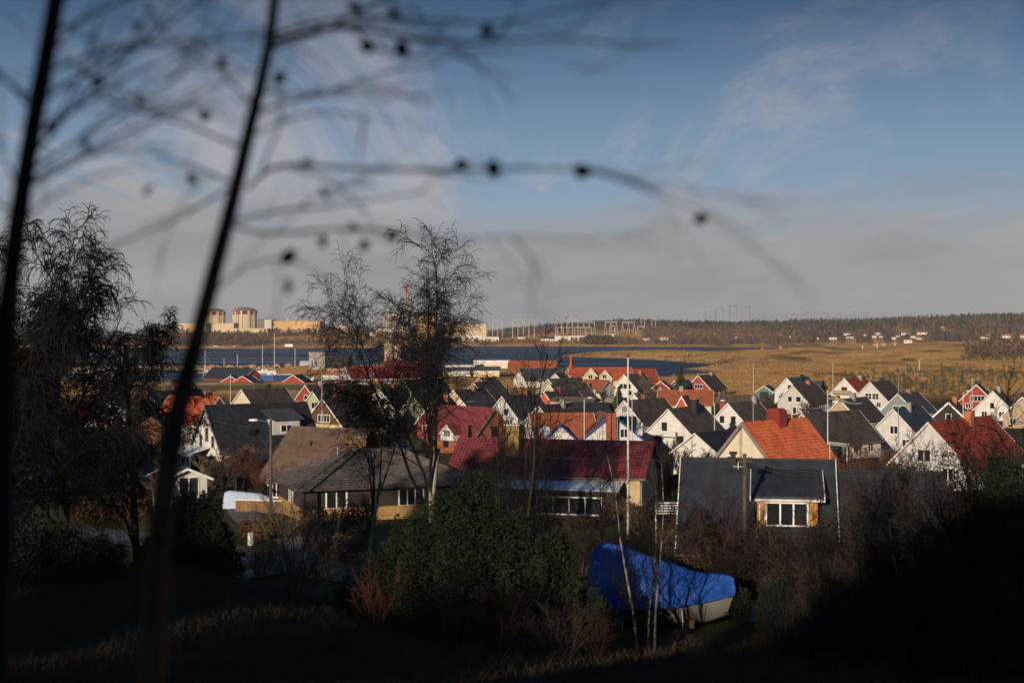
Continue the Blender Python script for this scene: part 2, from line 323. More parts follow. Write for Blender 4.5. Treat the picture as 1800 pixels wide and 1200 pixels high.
def build_terrain():
    ys = [-320.0]
    while ys[-1] < 4150:
        y = ys[-1]; ys.append(y+(12 if y < -20 else 1.6 if y < 80 else 3 if y < 180 else max(4.0, y*0.0115)))
    ys = np.array(ys); n = 330
    s = np.linspace(-1, 1, n); u = np.sign(s)*(0.55*np.abs(s)+0.75*np.abs(s)**3)
    Y, U = np.meshgrid(ys, u, indexing='ij'); X = U*(np.abs(Y)+150)
    Z = ground(X.ravel(), Y.ravel())
    v = np.stack([X.ravel(), Y.ravel(), Z], 1)
    r, c = len(ys), n
    i = np.arange(r-1)[:, None]*c+np.arange(c-1)[None, :]
    f = np.stack([i, i+1, i+c+1, i+c], -1).reshape(-1, 4)
    me = fast_mesh('ground', v, f, True)
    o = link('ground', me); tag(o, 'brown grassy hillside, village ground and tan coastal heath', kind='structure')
    # material: dry heath, garden grass, bare earth and shore gravel by place and noise
    m = bpy.data.materials.new('earth'); m.use_nodes = True; nt = m.node_tree; N = nt.nodes.new; L = nt.links.new
    b = nt.nodes['Principled BSDF']; b.inputs['Roughness'].default_value = 0.95; b.inputs['Specular IOR Level'].default_value = 0.1
    tc = N('ShaderNodeTexCoord'); sp = N('ShaderNodeSeparateXYZ'); L(tc.outputs['Object'], sp.inputs[0])
    def nz(scale, detail=6, rough=0.6, st=(1,1,1)):
        mp = N('ShaderNodeMapping'); L(tc.outputs['Object'], mp.inputs[0]); mp.inputs['Scale'].default_value = st
        q = N('ShaderNodeTexNoise'); q.inputs['Scale'].default_value = scale; q.inputs['Detail'].default_value = detail; q.inputs['Roughness'].default_value = rough
        L(mp.outputs[0], q.inputs['Vector']); return q.outputs[0]
    def ramp(x, stops):
        q = N('ShaderNodeValToRGB'); L(x, q.inputs[0]); e = q.color_ramp.elements
        while len(e) < len(stops): e.new(0.5)
        for k, (p, col) in zip(e, stops): k.position = p; k.color = (*col, 1)
        return q.outputs[0]
    def rng(x, a, c):
        q = N('ShaderNodeMapRange'); L(x, q.inputs[0]); q.inputs[1].default_value = a; q.inputs[2].default_value = c; return q.outputs[0]
    def mix(f, a, c):
        q = N('ShaderNodeMix'); q.data_type = 'RGBA'; L(f, q.inputs[0]); L(a, q.inputs[6]); L(c, q.inputs[7]); return q.outputs[2]
    heath = ramp(nz(0.022, 10, 0.78, (1, .4, 1)), [(0.37, (.18,.085,.030)), (0.44, (.54,.25,.065)), (0.51, (.92,.48,.14)), (0.58, (.80,.40,.11)), (0.66, (.34,.19,.07))])
    heath = mix(rng(nz(0.22, 8, 0.7), 0.60, 0.70), heath, ramp(nz(0.5), [(0.3, (.48,.36,.24)), (0.7, (.28,.19,.11))]))
    heath = mix(rng(nz(0.009, 9, 0.72, (1, .28, 1)), 0.53, 0.62), heath, ramp(nz(0.3), [(0.3, (.12,.080,.036)), (0.7, (.24,.14,.055))]))
    garden = ramp(nz(0.16, 8), [(0.32, (.045,.033,.020)), (0.47, (.10,.075,.032)), (0.60, (.085,.095,.026)), (0.75, (.14,.11,.06))])
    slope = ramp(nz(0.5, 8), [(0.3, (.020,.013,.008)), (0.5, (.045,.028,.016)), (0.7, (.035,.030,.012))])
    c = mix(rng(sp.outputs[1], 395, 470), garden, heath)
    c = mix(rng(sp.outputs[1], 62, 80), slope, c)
    wet = mix(rng(sp.outputs[2], 0.05, 0.9), ramp(nz(0.4), [(0.3, (.10,.075,.05)), (0.7, (.22,.17,.11))]), c)
    L(wet, b.inputs['Base Color'])
    bp = N('ShaderNodeBump'); bp.inputs['Strength'].default_value = 1.0; bp.inputs['Distance'].default_value = 1.1
    L(nz(0.45, 8, 0.75), bp.inputs['Height']); L(bp.outputs[0], b.inputs['Normal'])
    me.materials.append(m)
    # sea
    wm = bpy.data.materials.new('sea_water'); wm.use_nodes = True; nt = wm.node_tree; N = nt.nodes.new; L = nt.links.new
    b = nt.nodes['Principled BSDF']; b.inputs['Base Color'].default_value = (.006,.034,.078,1); b.inputs['Roughness'].default_value = 0.20; b.inputs['IOR'].default_value = 1.2; b.inputs['Specular IOR Level'].default_value = 0.12
    tc = N('ShaderNodeTexCoord'); mp = N('ShaderNodeMapping'); L(tc.outputs['Object'], mp.inputs[0]); mp.inputs['Scale'].default_value = (.5, 1.0, 1)
    q = N('ShaderNodeTexNoise'); q.inputs['Scale'].default_value = 0.16; q.inputs['Detail'].default_value = 8; q.inputs['Roughness'].default_value = 0.7; L(mp.outputs[0], q.inputs['Vector'])
    q2 = N('ShaderNodeTexNoise'); q2.inputs['Scale'].default_value = 0.012; q2.inputs['Detail'].default_value = 4; mp2 = N('ShaderNodeMapping'); mp2.inputs['Scale'].default_value = (.3, 1.4, 1); L(tc.outputs['Object'], mp2.inputs[0]); L(mp2.outputs[0], q2.inputs['Vector'])
    rr = N('ShaderNodeMapRange'); L(q2.outputs[0], rr.inputs[0]); rr.inputs[1].default_value = .35; rr.inputs[2].default_value = .65; rr.inputs[3].default_value = .25; rr.inputs[4].default_value = .50; L(rr.outputs[0], b.inputs['Roughness'])
    bp = N('ShaderNodeBump'); bp.inputs['Strength'].default_value = 1.0; bp.inputs['Distance'].default_value = 1.5; L(q.outputs[0], bp.inputs['Height']); L(bp.outputs[0], b.inputs['Normal'])
    me = fast_mesh('sea', [(-5600,480,0),(5600,480,0),(5600,2600,0),(-5600,2600,0)], [(0,1,2,3)]); me.materials.append(wm)
    tag(link('sea', me), 'dark blue bay water between village and power station', kind='structure')
build_terrain()

def strip(name, pts, width, matn, lift, label, step=2.0):
    """a road draped on the ground: list of (x,y) centre points"""
    q = []
    for a, b in zip(pts[:-1], pts[1:]):
        k = max(1, int(math.dist(a, b)/step))
        q += [(a[0]+(b[0]-a[0])*i/k, a[1]+(b[1]-a[1])*i/k) for i in range(k)]
    q.append(pts[-1]); q = np.array(q)
    for _ in range(6): q[1:-1] = (q[:-2]+2*q[1:-1]+q[2:])/4
    t = np.gradient(q, axis=0); t /= np.linalg.norm(t, axis=1)[:, None]; nrm = np.stack([-t[:,1], t[:,0]], 1)
    cols = np.linspace(-.5, .5, 7)
    pts2 = (q[:, None, :]+nrm[:, None, :]*(cols*width)[None, :, None]).reshape(-1, 2)
    z = ground(pts2[:,0], pts2[:,1]).reshape(len(q), 7); z = z.max(axis=1)[:, None]+0*z+lift
    v = np.concatenate([pts2, z.reshape(-1, 1)], 1); c = 7
    i = np.arange(len(q)-1)[:, None]*c+np.arange(c-1)[None, :]
    me = fast_mesh(name, v, np.stack([i, i+c, i+c+1, i+1], -1).reshape(-1, 4), True)
    return tag(link(name, me, matn), label, kind='structure')
strip('road', [(40,58),(24,65),(14,71),(2,76),(-9,83),(-17,92),(-28,101),(-44,108),(-75,120)], 4.6, 'asphalt', 0.10, 'grey asphalt lane along the foot of the hill')
strip('path', [(-17,82),(-13,87),(-14,97),(-20,108),(-24,125)], 2.4, 'gravel', 0.08, 'narrow gravel path branching off the lane')
strip('street', [(-40,170),(-10,163),(20,172),(42,188),(70,205),(120,215)], 5, 'asphalt', 0.05, 'village street between the garden hedges')
strip('quay', [(-170,585),(-120,588),(-95,590),(-60,600),(-30,640),(10,700)], 26, 'gravel', 0.12, 'grey gravel quay apron beside the harbour basin', 6)
strip('lawn', [(-140,500),(-95,515),(-60,520),(-40,516)], 44, 'lawn', 0.14, 'sunlit olive lawn between the houses and the quay', 5)

def scatter_rocks(name, pts, smin, smax, matn, label, seed):
    rng = np.random.default_rng(seed); ico = []
    t = (1+5**.5)/2
    V0 = np.array([(-1,t,0),(1,t,0),(-1,-t,0),(1,-t,0),(0,-1,t),(0,1,t),(0,-1,-t),(0,1,-t),(t,0,-1),(t,0,1),(-t,0,-1),(-t,0,1)])/1.9
    F0 = np.array([(0,11,5),(0,5,1),(0,1,7),(0,7,10),(0,10,11),(1,5,9),(5,11,4),(11,10,2),(10,7,6),(7,1,8),(3,9,4),(3,4,2),(3,2,6),(3,6,8),(3,8,9),(4,9,5),(2,4,11),(6,2,10),(8,6,7),(9,8,1)])
    n = len(pts); s = (smin+(smax-smin)*rng.random(n)**2.5)[:, None, None]
    V = V0[None]*(0.65+0.7*rng.random((n,12,1)))*s*np.array([1,1,.6])*(0.7+.6*rng.random((n,1,3)))+np.asarray(pts)[:, None, :]
    F = (F0[None]+12*np.arange(n)[:, None, None]).reshape(-1, 3)
    return tag(link(name, fast_mesh(name, V.reshape(-1,3), F), matn), label, kind='stuff')
def land_points(n, pxr, yr, seed, lo=0.05, hi=1e9, sdmax=1e9):
    rng = np.random.default_rng(seed)
    D = 1/(rng.random(n)*(1/yr[0]-1/yr[1])+1/yr[1]); px = rng.uniform(*pxr, n); x = (px-900)/FPX*D
    z = ground(x, D); sd = bay_sd(x, D); k = (z > lo) & (sd < sdmax) & (sd > 0.3)
    return np.stack([x, D, z], 1)[k]
pp = np.concatenate([land_points(2200, (960,1300), (900,1500), 3, sdmax=60), land_points(500, (1150,1500), (700,1250), 4, sdmax=12), land_points(420, (1250,1900), (560,1500), 5)])
scatter_rocks('rocks', pp, .3, 1.2, 'rock', 'pale weathered rocks strewn over the low peninsula and heath', 8)
pp = np.concatenate([land_points(900, (800,1500), (1780,1960), 6, sdmax=14)])
scatter_rocks('shore_pebbles', pp, .5, 1.6, 'rock_dark', 'dark stones along the far shore', 9)
# ------------------------------------------------------------------ plants: generators
def tube_mesh(name, segs, n=3):
    s = np.asarray(segs, float); p0, r0, p1, r1 = s[:, :3], s[:, 3], s[:, 4:7], s[:, 7]
    d = p1-p0; d /= np.maximum(np.linalg.norm(d, axis=1), 1e-6)[:, None]
    h = np.where(np.abs(d[:, 2:3]) > .9, np.array([[1.,0,0]]), np.array([[0,0,1.]]))
    a = np.cross(d, h); a /= np.linalg.norm(a, axis=1)[:, None]; b = np.cross(d, a)
    an = np.arange(n)*2*math.pi/n
    ring = a[:, None, :]*np.cos(an)[None, :, None]+b[:, None, :]*np.sin(an)[None, :, None]
    v = np.concatenate([p0[:, None]+ring*r0[:, None, None], p1[:, None]+ring*r1[:, None, None]], 1).reshape(-1, 3)
    i = np.arange(n); q = np.stack([i, (i+1) % n, (i+1) % n+n, i+n], 1)
    f = (q[None]+(np.arange(len(s))*2*n)[:, None, None]).reshape(-1, 4)
    return fast_mesh(name, v, f, True)

def grow(rng, p, d, length, r, lv, P_, out):
    q = P_[lv]; k = q['n']; step = length/k; pts = [p]; dirs = [d]; rr = [r]
    tip = q.get('tip', .35)
    for i in range(k):
        w = q['w']
        d = Vector((d.x+rng.gauss(0, w), d.y+rng.gauss(0, w), d.z+rng.gauss(0, w)+q['t']*(1 if q['t'] > 0 else (i+1)/k*1.6))).normalized()
        p = p+d*step; pts.append(p); dirs.append(d); rr.append(r*(1-(1-tip)*(i+1)/k))
        out[lv].append((*pts[-2], rr[-2], *p, rr[-1]))
    if lv+1 < len(P_):
        c = P_[lv+1]; nc = rng.randint(*c['c'])
        for j in range(nc):
            f = c['s']+(1-c['s'])*((j+rng.random())/nc)
            x = f*k; i = min(int(x), k-1); fr = x-i
            base = pts[i].lerp(pts[i+1], fr); dd = dirs[i+1]
            ang = R(rng.uniform(*c['a'])); az = rng.uniform(0, 2*math.pi)
            o = dd.orthogonal().normalized(); o = o*math.cos(az)+dd.cross(o)*math.sin(az)
            nd = (dd*math.cos(ang)+o*math.sin(ang)).normalized()
            nd.z += c.get('up', 0); nd.normalize()
            ln = length*rng.uniform(*c['l'])*(1-c.get('fall', .5)*f)
            rad = max(min(rr[i]*c['r'], rr[i]*.9), c.get('min', .006))
            grow(rng, base, nd, ln, rad, lv+1, P_, out)

def tree_meshes(name, seed, H, r, P_, stems=1, lean=(0,0), spread=0.0, n_trunk=1):
    rng = random.Random(seed); out = [[] for _ in P_]
    for s in range(stems):
        d = Vector((lean[0]+rng.uniform(-spread, spread), lean[1]+rng.uniform(-spread, spread), 1)).normalized()
        p = Vector((rng.uniform(-.25, .25), rng.uniform(-.25, .25), -.3)) if stems > 1 else Vector((0, 0, -.4))
        grow(rng, p, d, H*(rng.uniform(.75, 1.0) if stems > 1 else 1), r, 0, P_, out)
    tr = sum(out[:n_trunk], []); cr = sum(out[n_trunk:], [])
    return tube_mesh(name+'_trunk', tr, 6), tube_mesh(name+'_crown', cr, 3)

BIRCH = [dict(n=7, w=.05, t=.02, tip=.75),
         dict(n=9, w=.07, t=.05, c=(6,7), s=.30, a=(8,27), l=(1.45,1.85), r=.52, fall=.15, tip=.14),
         dict(n=7, w=.10, t=.035, c=(16,19), s=.26, a=(26,56), l=(.28,.44), r=.42, fall=.4, min=.014, tip=.35),
         dict(n=5, w=.12, t=-.10, c=(11,14), s=.12, a=(22,55), l=(.34,.60), r=.5, fall=.3, min=.011, tip=.6),
         dict(n=4, w=.13, t=-.32, c=(5,7), s=.12, a=(20,50), l=(.5,.85), r=.7, fall=.2, min=.0095, tip=.8)]
WEEP = [dict(n=8, w=.05, t=.03, tip=.35),
        dict(n=7, w=.09, t=.06, c=(13,15), s=.20, a=(25,55), l=(.40,.58), r=.42, fall=.5, tip=.25, min=.03),
        dict(n=5, w=.12, t=.0, c=(10,13), s=.15, a=(28,60), l=(.28,.44), r=.45, fall=.3, min=.018, tip=.5),
        dict(n=5, w=.12, t=-.28, c=(11,13), s=.12, a=(20,60), l=(.5,.85), r=.55, fall=.2, min=.015, tip=.7),
        dict(n=3, w=.12, t=-.35, c=(3,4), s=.15, a=(15,50), l=(.5,.85), r=.7, fall=.2, min=.013, tip=.9)]
ROUND = [dict(n=4, w=.06, t=.0, tip=.7),
         dict(n=6, w=.12, t=.05, c=(6,8), s=.4, a=(20,55), l=(.9,1.4), r=.55, fall=.2, tip=.25),
         dict(n=5, w=.16, t=.05, c=(8,10), s=.2, a=(25,60), l=(.35,.55), r=.45, fall=.3, min=.015, tip=.4),
         dict(n=4, w=.18, t=.06, c=(7,9), s=.15, a=(25,60), l=(.35,.6), r=.5, fall=.2, min=.010, tip=.7)]
SHRUB = [dict(n=6, w=.10, t=.02, tip=.35),
         dict(n=5, w=.14, t=.06, c=(6,9), s=.15, a=(18,48), l=(.35,.60), r=.5, fall=.3, tip=.4, min=.012),
         dict(n=4, w=.18, t=.05, c=(5,7), s=.15, a=(22,55), l=(.35,.6), r=.6, fall=.2, min=.008, tip=.7)]
THICKET = [dict(n=8, w=.09, t=.02, tip=.3),
           dict(n=6, w=.13, t=.06, c=(10,13), s=.08, a=(22,55), l=(.28,.48), r=.5, fall=.45, tip=.35, min=.016),
           dict(n=5, w=.16, t=.05, c=(7,9), s=.1, a=(25,60), l=(.35,.6), r=.55, fall=.2, min=.011, tip=.6),
           dict(n=3, w=.18, t=.03, c=(4,5), s=.15, a=(25,60), l=(.4,.65), r=.7, fall=.2, min=.009, tip=.8)]
SAPLING = [dict(n=10, w=.045, t=.03, tip=.25),
           dict(n=7, w=.09, t=.08, c=(20,24), s=.16, a=(26,50), l=(.24,.42), r=.45, fall=.55, tip=.35, min=.012),
           dict(n=5, w=.13, t=.06, c=(6,8), s=.15, a=(22,50), l=(.32,.55), r=.6, fall=.3, min=.009, tip=.6),
           dict(n=3, w=.15, t=.04, c=(2,3), s=.2, a=(20,50), l=(.3,.6), r=.7, fall=.3, min=.007, tip=.8)]
from copy import deepcopy
def coarse(P_, k):
    q = deepcopy(P_)
    for d in q:
        if 'min' in d: d['min'] *= k
    return q

PROTO = {}
def thin(P_):
    q = deepcopy(P_); q[1]['c'] = (4,5); q[1]['a'] = (8,20); q[2]['c'] = (10,12); q[3]['c'] = (8,9); q[4]['c'] = (3,4)
    return q
def proto(key, *a, **k): PROTO[key] = tree_meshes(key, *a, **k)
proto('birch_big', 12, 6.4, .22, BIRCH, lean=(.06,0))
proto('birch_mid', 5, 5.2, .15, [dict(d) for d in thin(BIRCH)], lean=(-.05,0))
proto('weep_a', 3, 15.0, .27, WEEP, lean=(-.03,0)); proto('weep_b', 8, 13.5, .24, WEEP, lean=(.08,0))
proto('round_a', 21, 2.6, .16, ROUND); proto('round_b', 22, 2.2, .13, ROUND)
proto('shrub_a', 31, 3.0, .035, SHRUB, stems=11, spread=.42); proto('shrub_b', 32, 2.6, .03, SHRUB, stems=14, spread=.6)
proto('garden_a', 71, 2.6, .15, coarse(ROUND, 2.2)); proto('garden_b', 72, 2.2, .13, coarse(ROUND, 2.2)); proto('bush_a', 73, 2.8, .05, coarse(SHRUB, 2.4), stems=12, spread=.5); proto('bush_b', 74, 2.3, .045, coarse(SHRUB, 2.6), stems=15, spread=.7)
proto('thicket_a', 41, 7.5, .08, THICKET, stems=6, spread=.30); proto('thicket_b', 42, 6.2, .07, THICKET, stems=7, spread=.36)
proto('sapling_a', 51, 8.0, .065, SAPLING); proto('sapling_b', 52, 7.0, .055, SAPLING, lean=(.05,0)); proto('sapling_c', 53, 9.0, .075, SAPLING, stems=2, spread=.10)
BARK = dict(birch=('bark_birch','twig_black'), weep=('bark_dark','twig_black'), round=('bark_dark','twig'), shrub=('twig','twig'), thicket=('bark_dark','twig'), sapling=('bark_birch','twig_black'), garden=('bark_dark','twig'), bush=('twig','twig'))

def leafy_mesh(name, n, crown, size, seed, aspect=.35):
    """n small pointed leaf-spray triangles on/in a crown: crown(rng) -> (point, outward dir)"""
    rng = np.random.default_rng(seed); p, d = crown(rng, n)
    d = d+rng.normal(0, .45, d.shape); d /= np.linalg.norm(d, axis=1)[:, None]
    s = rng.normal(0, 1, d.shape); s = np.cross(d, s); s /= np.linalg.norm(s, axis=1)[:, None]
    L = size*(0.5+rng.random((n,1))); w = L*aspect
    a = p-d*L*.4+s*w; b = p-d*L*.4-s*w; c = p+d*L*.6
    v = np.stack([a, b, c], 1).reshape(-1, 3)
    return fast_mesh(name, v, np.arange(3*n).reshape(-1, 3))
def blob_crown(lobes):
    """lobes: (cx,cy,cz,rx,ry,rz)"""
    lb = np.array(lobes)
    def f(rng, n):
        w = lb[:,3]*lb[:,5]; k = rng.choice(len(lb), n, p=w/w.sum())
        u = rng.normal(0, 1, (n,3)); u /= np.linalg.norm(u, axis=1)[:, None]
        rad = rng.random((n,1))**.28*(1+.16*np.sin(u[:, :1]*9+u[:, 1:2]*7+k[:, None])+.12*np.sin(u[:, 2:]*13+k[:, None]*2))
        p = lb[k, :3]+u*rad*lb[k, 3:]
        d = u+np.array([0,0,.55]); return p, d/np.linalg.norm(d, axis=1)[:, None]
    return f
def cone_crown(H, r, z0=.4, layers=13, droop=-.15):
    def f(rng, n):
        t = rng.random(n)**1.6; lay = np.floor(t*layers)/layers; az = rng.uniform(0, 2*math.pi, n)
        br = np.sin(az*5+lay*40)*.5+.5
        rad = r*(1-t)*(.55+.45*br)*rng.random(n)**.5*(0.85+.3*rng.random(n))
        z = z0+(H-z0)*t+droop*rad
        p = np.stack([np.cos(az)*rad, np.sin(az)*rad, z], 1); d = np.stack([np.cos(az), np.sin(az), 0*az+.15], 1); return p, d
    return f

def plant(key, name, px, D, label, group=None, scale=1.0, rz=None, mats=None, seed=0, cat='tree', dz=0.0):
    rng = random.Random(seed*131+int(px*7+D)); x = (px-900)/FPX*D
    root = empty(name, (x, D, ground(x, D)+dz), rng.uniform(0, 6.28) if rz is None else rz, label, cat, group)
    root.scale = (scale, scale, scale)
    mb, mc = mats or BARK[key.split('_')[0]]
    t, c = PROTO[key]
    for nm, me, mt in (('trunk' if cat == 'tree' else 'stem', t, mb), ('crown', c, mc)):
        if not me.materials: me.materials.append(M[mt])
        o = link(nm, me, None, root)
        if me.materials[0] != M[mt]:
            o.material_slots[0].link = 'OBJECT'; o.material_slots[0].material = M[mt]
    return root
# ------------------------------------------------------------------ buildings
def add_window(root, T, u, v, w, h, cols=2, rows=1, fm='white', gm='glass', fr=.11, sill=True):
    m = MB(); n0, n1 = -.01, .055
    m.boxT(T, u-w/2-fr, u+w/2+fr, v-fr, v, n0, n1); m.boxT(T, u-w/2-fr, u+w/2+fr, v+h, v+h+fr, n0, n1)
    m.boxT(T, u-w/2-fr, u-w/2, v, v+h, n0, n1); m.boxT(T, u+w/2, u+w/2+fr, v, v+h, n0, n1)
    for i in range(1, cols): x = u-w/2+w*i/cols; m.boxT(T, x-.045, x+.045, v, v+h, n0, n1-.008)
    for j in range(1, rows): z = v+h*j/rows; m.boxT(T, u-w/2, u+w/2, z-.03, z+.03, n0, n1-.012)
    o = m.build('window', fm, root)
    for i in range(cols):
        a = u-w/2+w*i/cols+(.045 if i else 0); b = u-w/2+w*(i+1)/cols-(.045 if i < cols-1 else 0)
        MB().boxT(T, a, b, v, v+h, -.02, .018).build('pane', gm, o)
    return o

def gable_roof(MBo, W, L, hw, p, fo, eo, mode):
    """two tiled slopes laid in courses; ridge along +y, front at y=-fo"""
    zr = hw+W/2*math.tan(p); sl = (W/2+eo)/math.cos(p); c, s = math.cos(p), math.sin(p)
    y0, y1 = -fo, L+fo
    def pt(side, t, off, y): return (side*(t*c+off*s), y, zr-t*s+off*c)
    for side in (-1, 1):
        if mode == 'c':
            n = max(4, int(sl/.36)); us = [(y0, 0), (y1, 0)]
        elif mode == 'w':
            n = max(4, int(sl/.36)); k = int((y1-y0)/.30); us = []
            for i in range(k): us += [(y0+(y1-y0)*(i+.0)/k, 0), (y0+(y1-y0)*(i+.35)/k, .09), (y0+(y1-y0)*(i+.7)/k, .06)]
            us.append((y1, 0))
        elif mode == 'f':
            n = max(2, int(sl/.95)); us = [(y0, 0), (y1, 0)]
        else: n = 1; us = [(y0, 0), (y1, 0)]
        base = .03
        for i in range(n):
            t0, t1 = sl*i/n, sl*(i+1)/n; lo = base+(.07 if mode == 'w' else .022 if mode == 'f' else .065 if n > 1 else 0)
            vs = []; k = len(us)
            for t, o in ((t0, base), (t1, lo), (t1, base-.02)): vs += [pt(side, t, o+w, y) for y, w in us]
            fs = [(j, j+1, j+1+k, j+k) for j in range(k-1)]+[(j+k, j+1+k, j+1+2*k, j+2*k) for j in range(k-1)]
            MBo.add(vs, fs)
        # slab under the covering
        q = [pt(side, 0, -.10, y0), pt(side, sl, -.10, y0), pt(side, sl, .0, y0), pt(side, 0, .0, y0)]
        q2 = [(a, y1, b) for a, _, b in q]; MBo.add(q+q2, [(0,1,2,3),(7,6,5,4),(0,4,5,1),(1,5,6,2),(2,6,7,3)])
        if mode == 'm':
            k = int((y1-y0)/.55)
            for i in range(1, k):
                y = y0+(y1-y0)*i/k; a = [pt(side, 0, .028, y-.02), pt(side, sl, .028, y-.02), pt(side, sl, .028, y+.02), pt(side, 0, .028, y+.02)]
                b = [pt(side, 0, .07, y-.02), pt(side, sl, .07, y-.02), pt(side, sl, .07, y+.02), pt(side, 0, .07, y+.02)]; MBo.hexa(a+b)
    # ridge cap
    MBo.hexa([(-.16,y0,zr-.04),(.16,y0,zr-.04),(.16,y1,zr-.04),(-.16,y1,zr-.04),(-.06,y0,zr+.11),(.06,y0,zr+.11),(.06,y1,zr+.11),(-.06,y1,zr+.11)])
    return zr

def volume(root, W, L, hw, p, wall, roof, trim='white', T=None, fo=.38, eo=.42, zb=-.6, tile='c', bw=.20, gable=None, backtrim=True, foot=None):
    """a gabled body: wall, roof, verge boards, eave boards; returns the roof part and face maps"""
    p = R(p); zr = hw+W/2*math.tan(p)
    MB(T).prism([(-W/2,0,zb),(W/2,0,zb),(W/2,0,hw),(0,0,zr-.06),(-W/2,0,hw)], (0,0,0), (0,L,0)).build('wall', wall, root)
    m = MB(T); gable_roof(m, W, L, hw, p, fo, eo, tile); ro = m.build('roof', roof, root)
    c, s = math.cos(p), math.sin(p); sl = (W/2+eo)/c
    for y in ((-fo, L+fo) if backtrim else (-fo,)):
        for sd in (-1, 1):
            a0 = y-(.05 if y < 0 else 0); a1 = a0+.05
            def q(t, o): return (sd*(t*c+o*s), zr-t*s+o*c)
            pts = [q(0,.09), q(sl+.02,.09), q(sl+.02,.09-bw), q(0 if True else 0,.09-bw)]
            pts[0] = (0, zr+.09/c); pts[3] = (0, zr+(.09-bw)/c)
            MB(T).prism([(x, a0, z) for x, z in pts], (0,0,0), (0,.05,0)).build('verge_board', trim, root)
    if gable:
        gm, v = gable; half = W/2 if v <= hw else (zr-v)/math.tan(p)
        pts = [(-half, v), (half, v)]+([(W/2, hw)] if v < hw else [])+[(0, zr-.08)]+([(-W/2, hw)] if v < hw else [])
        MB(T).prism([(x, -.05, z) for x, z in pts], (0,0,0), (0,.045,0)).build('gable_cladding', gm, root)
    if foot:
        MB(T).box(-W/2-.03, W/2+.03, -.03, L+.03, zb, .45).build('foundation', foot, root)
    tf = (lambda v: v) if T is None else (lambda v: T @ Vector(v))
    F = dict(f=lambda u, v, n: tf((u, -n-(.05 if gable else 0), v)), r=lambda u, v, n: tf((W/2+n, u, v)), l=lambda u, v, n: tf((-W/2-n, u, v)), zr=zr, roof=ro, p=p, W=W, L=L, hw=hw)
    return F

def chimney(F, t, off, w, h, mt, T=None, d=None, cap='trim_grey'):
    """t: share of the length, off: metres from the ridge to the right"""
    x = off; y = F['L']*t; d = d or w; z0 = F['zr']-abs(x)*math.tan(F['p'])-.9; z1 = F['zr']+h
    o = MB(T).box(x-w/2, x+w/2, y-d/2, y+d/2, z0, z1).box(x-w/2-.05, x+w/2+.05, y-d/2-.05, y+d/2+.05, z1-.25, z1-.1).build('chimney', mt, F['roof'])
    MB(T).box(x-w/2-.08, x+w/2+.08, y-d/2-.08, y+d/2+.08, z1, z1+.09).build('chimney_cap', cap, F['roof'])
    return o

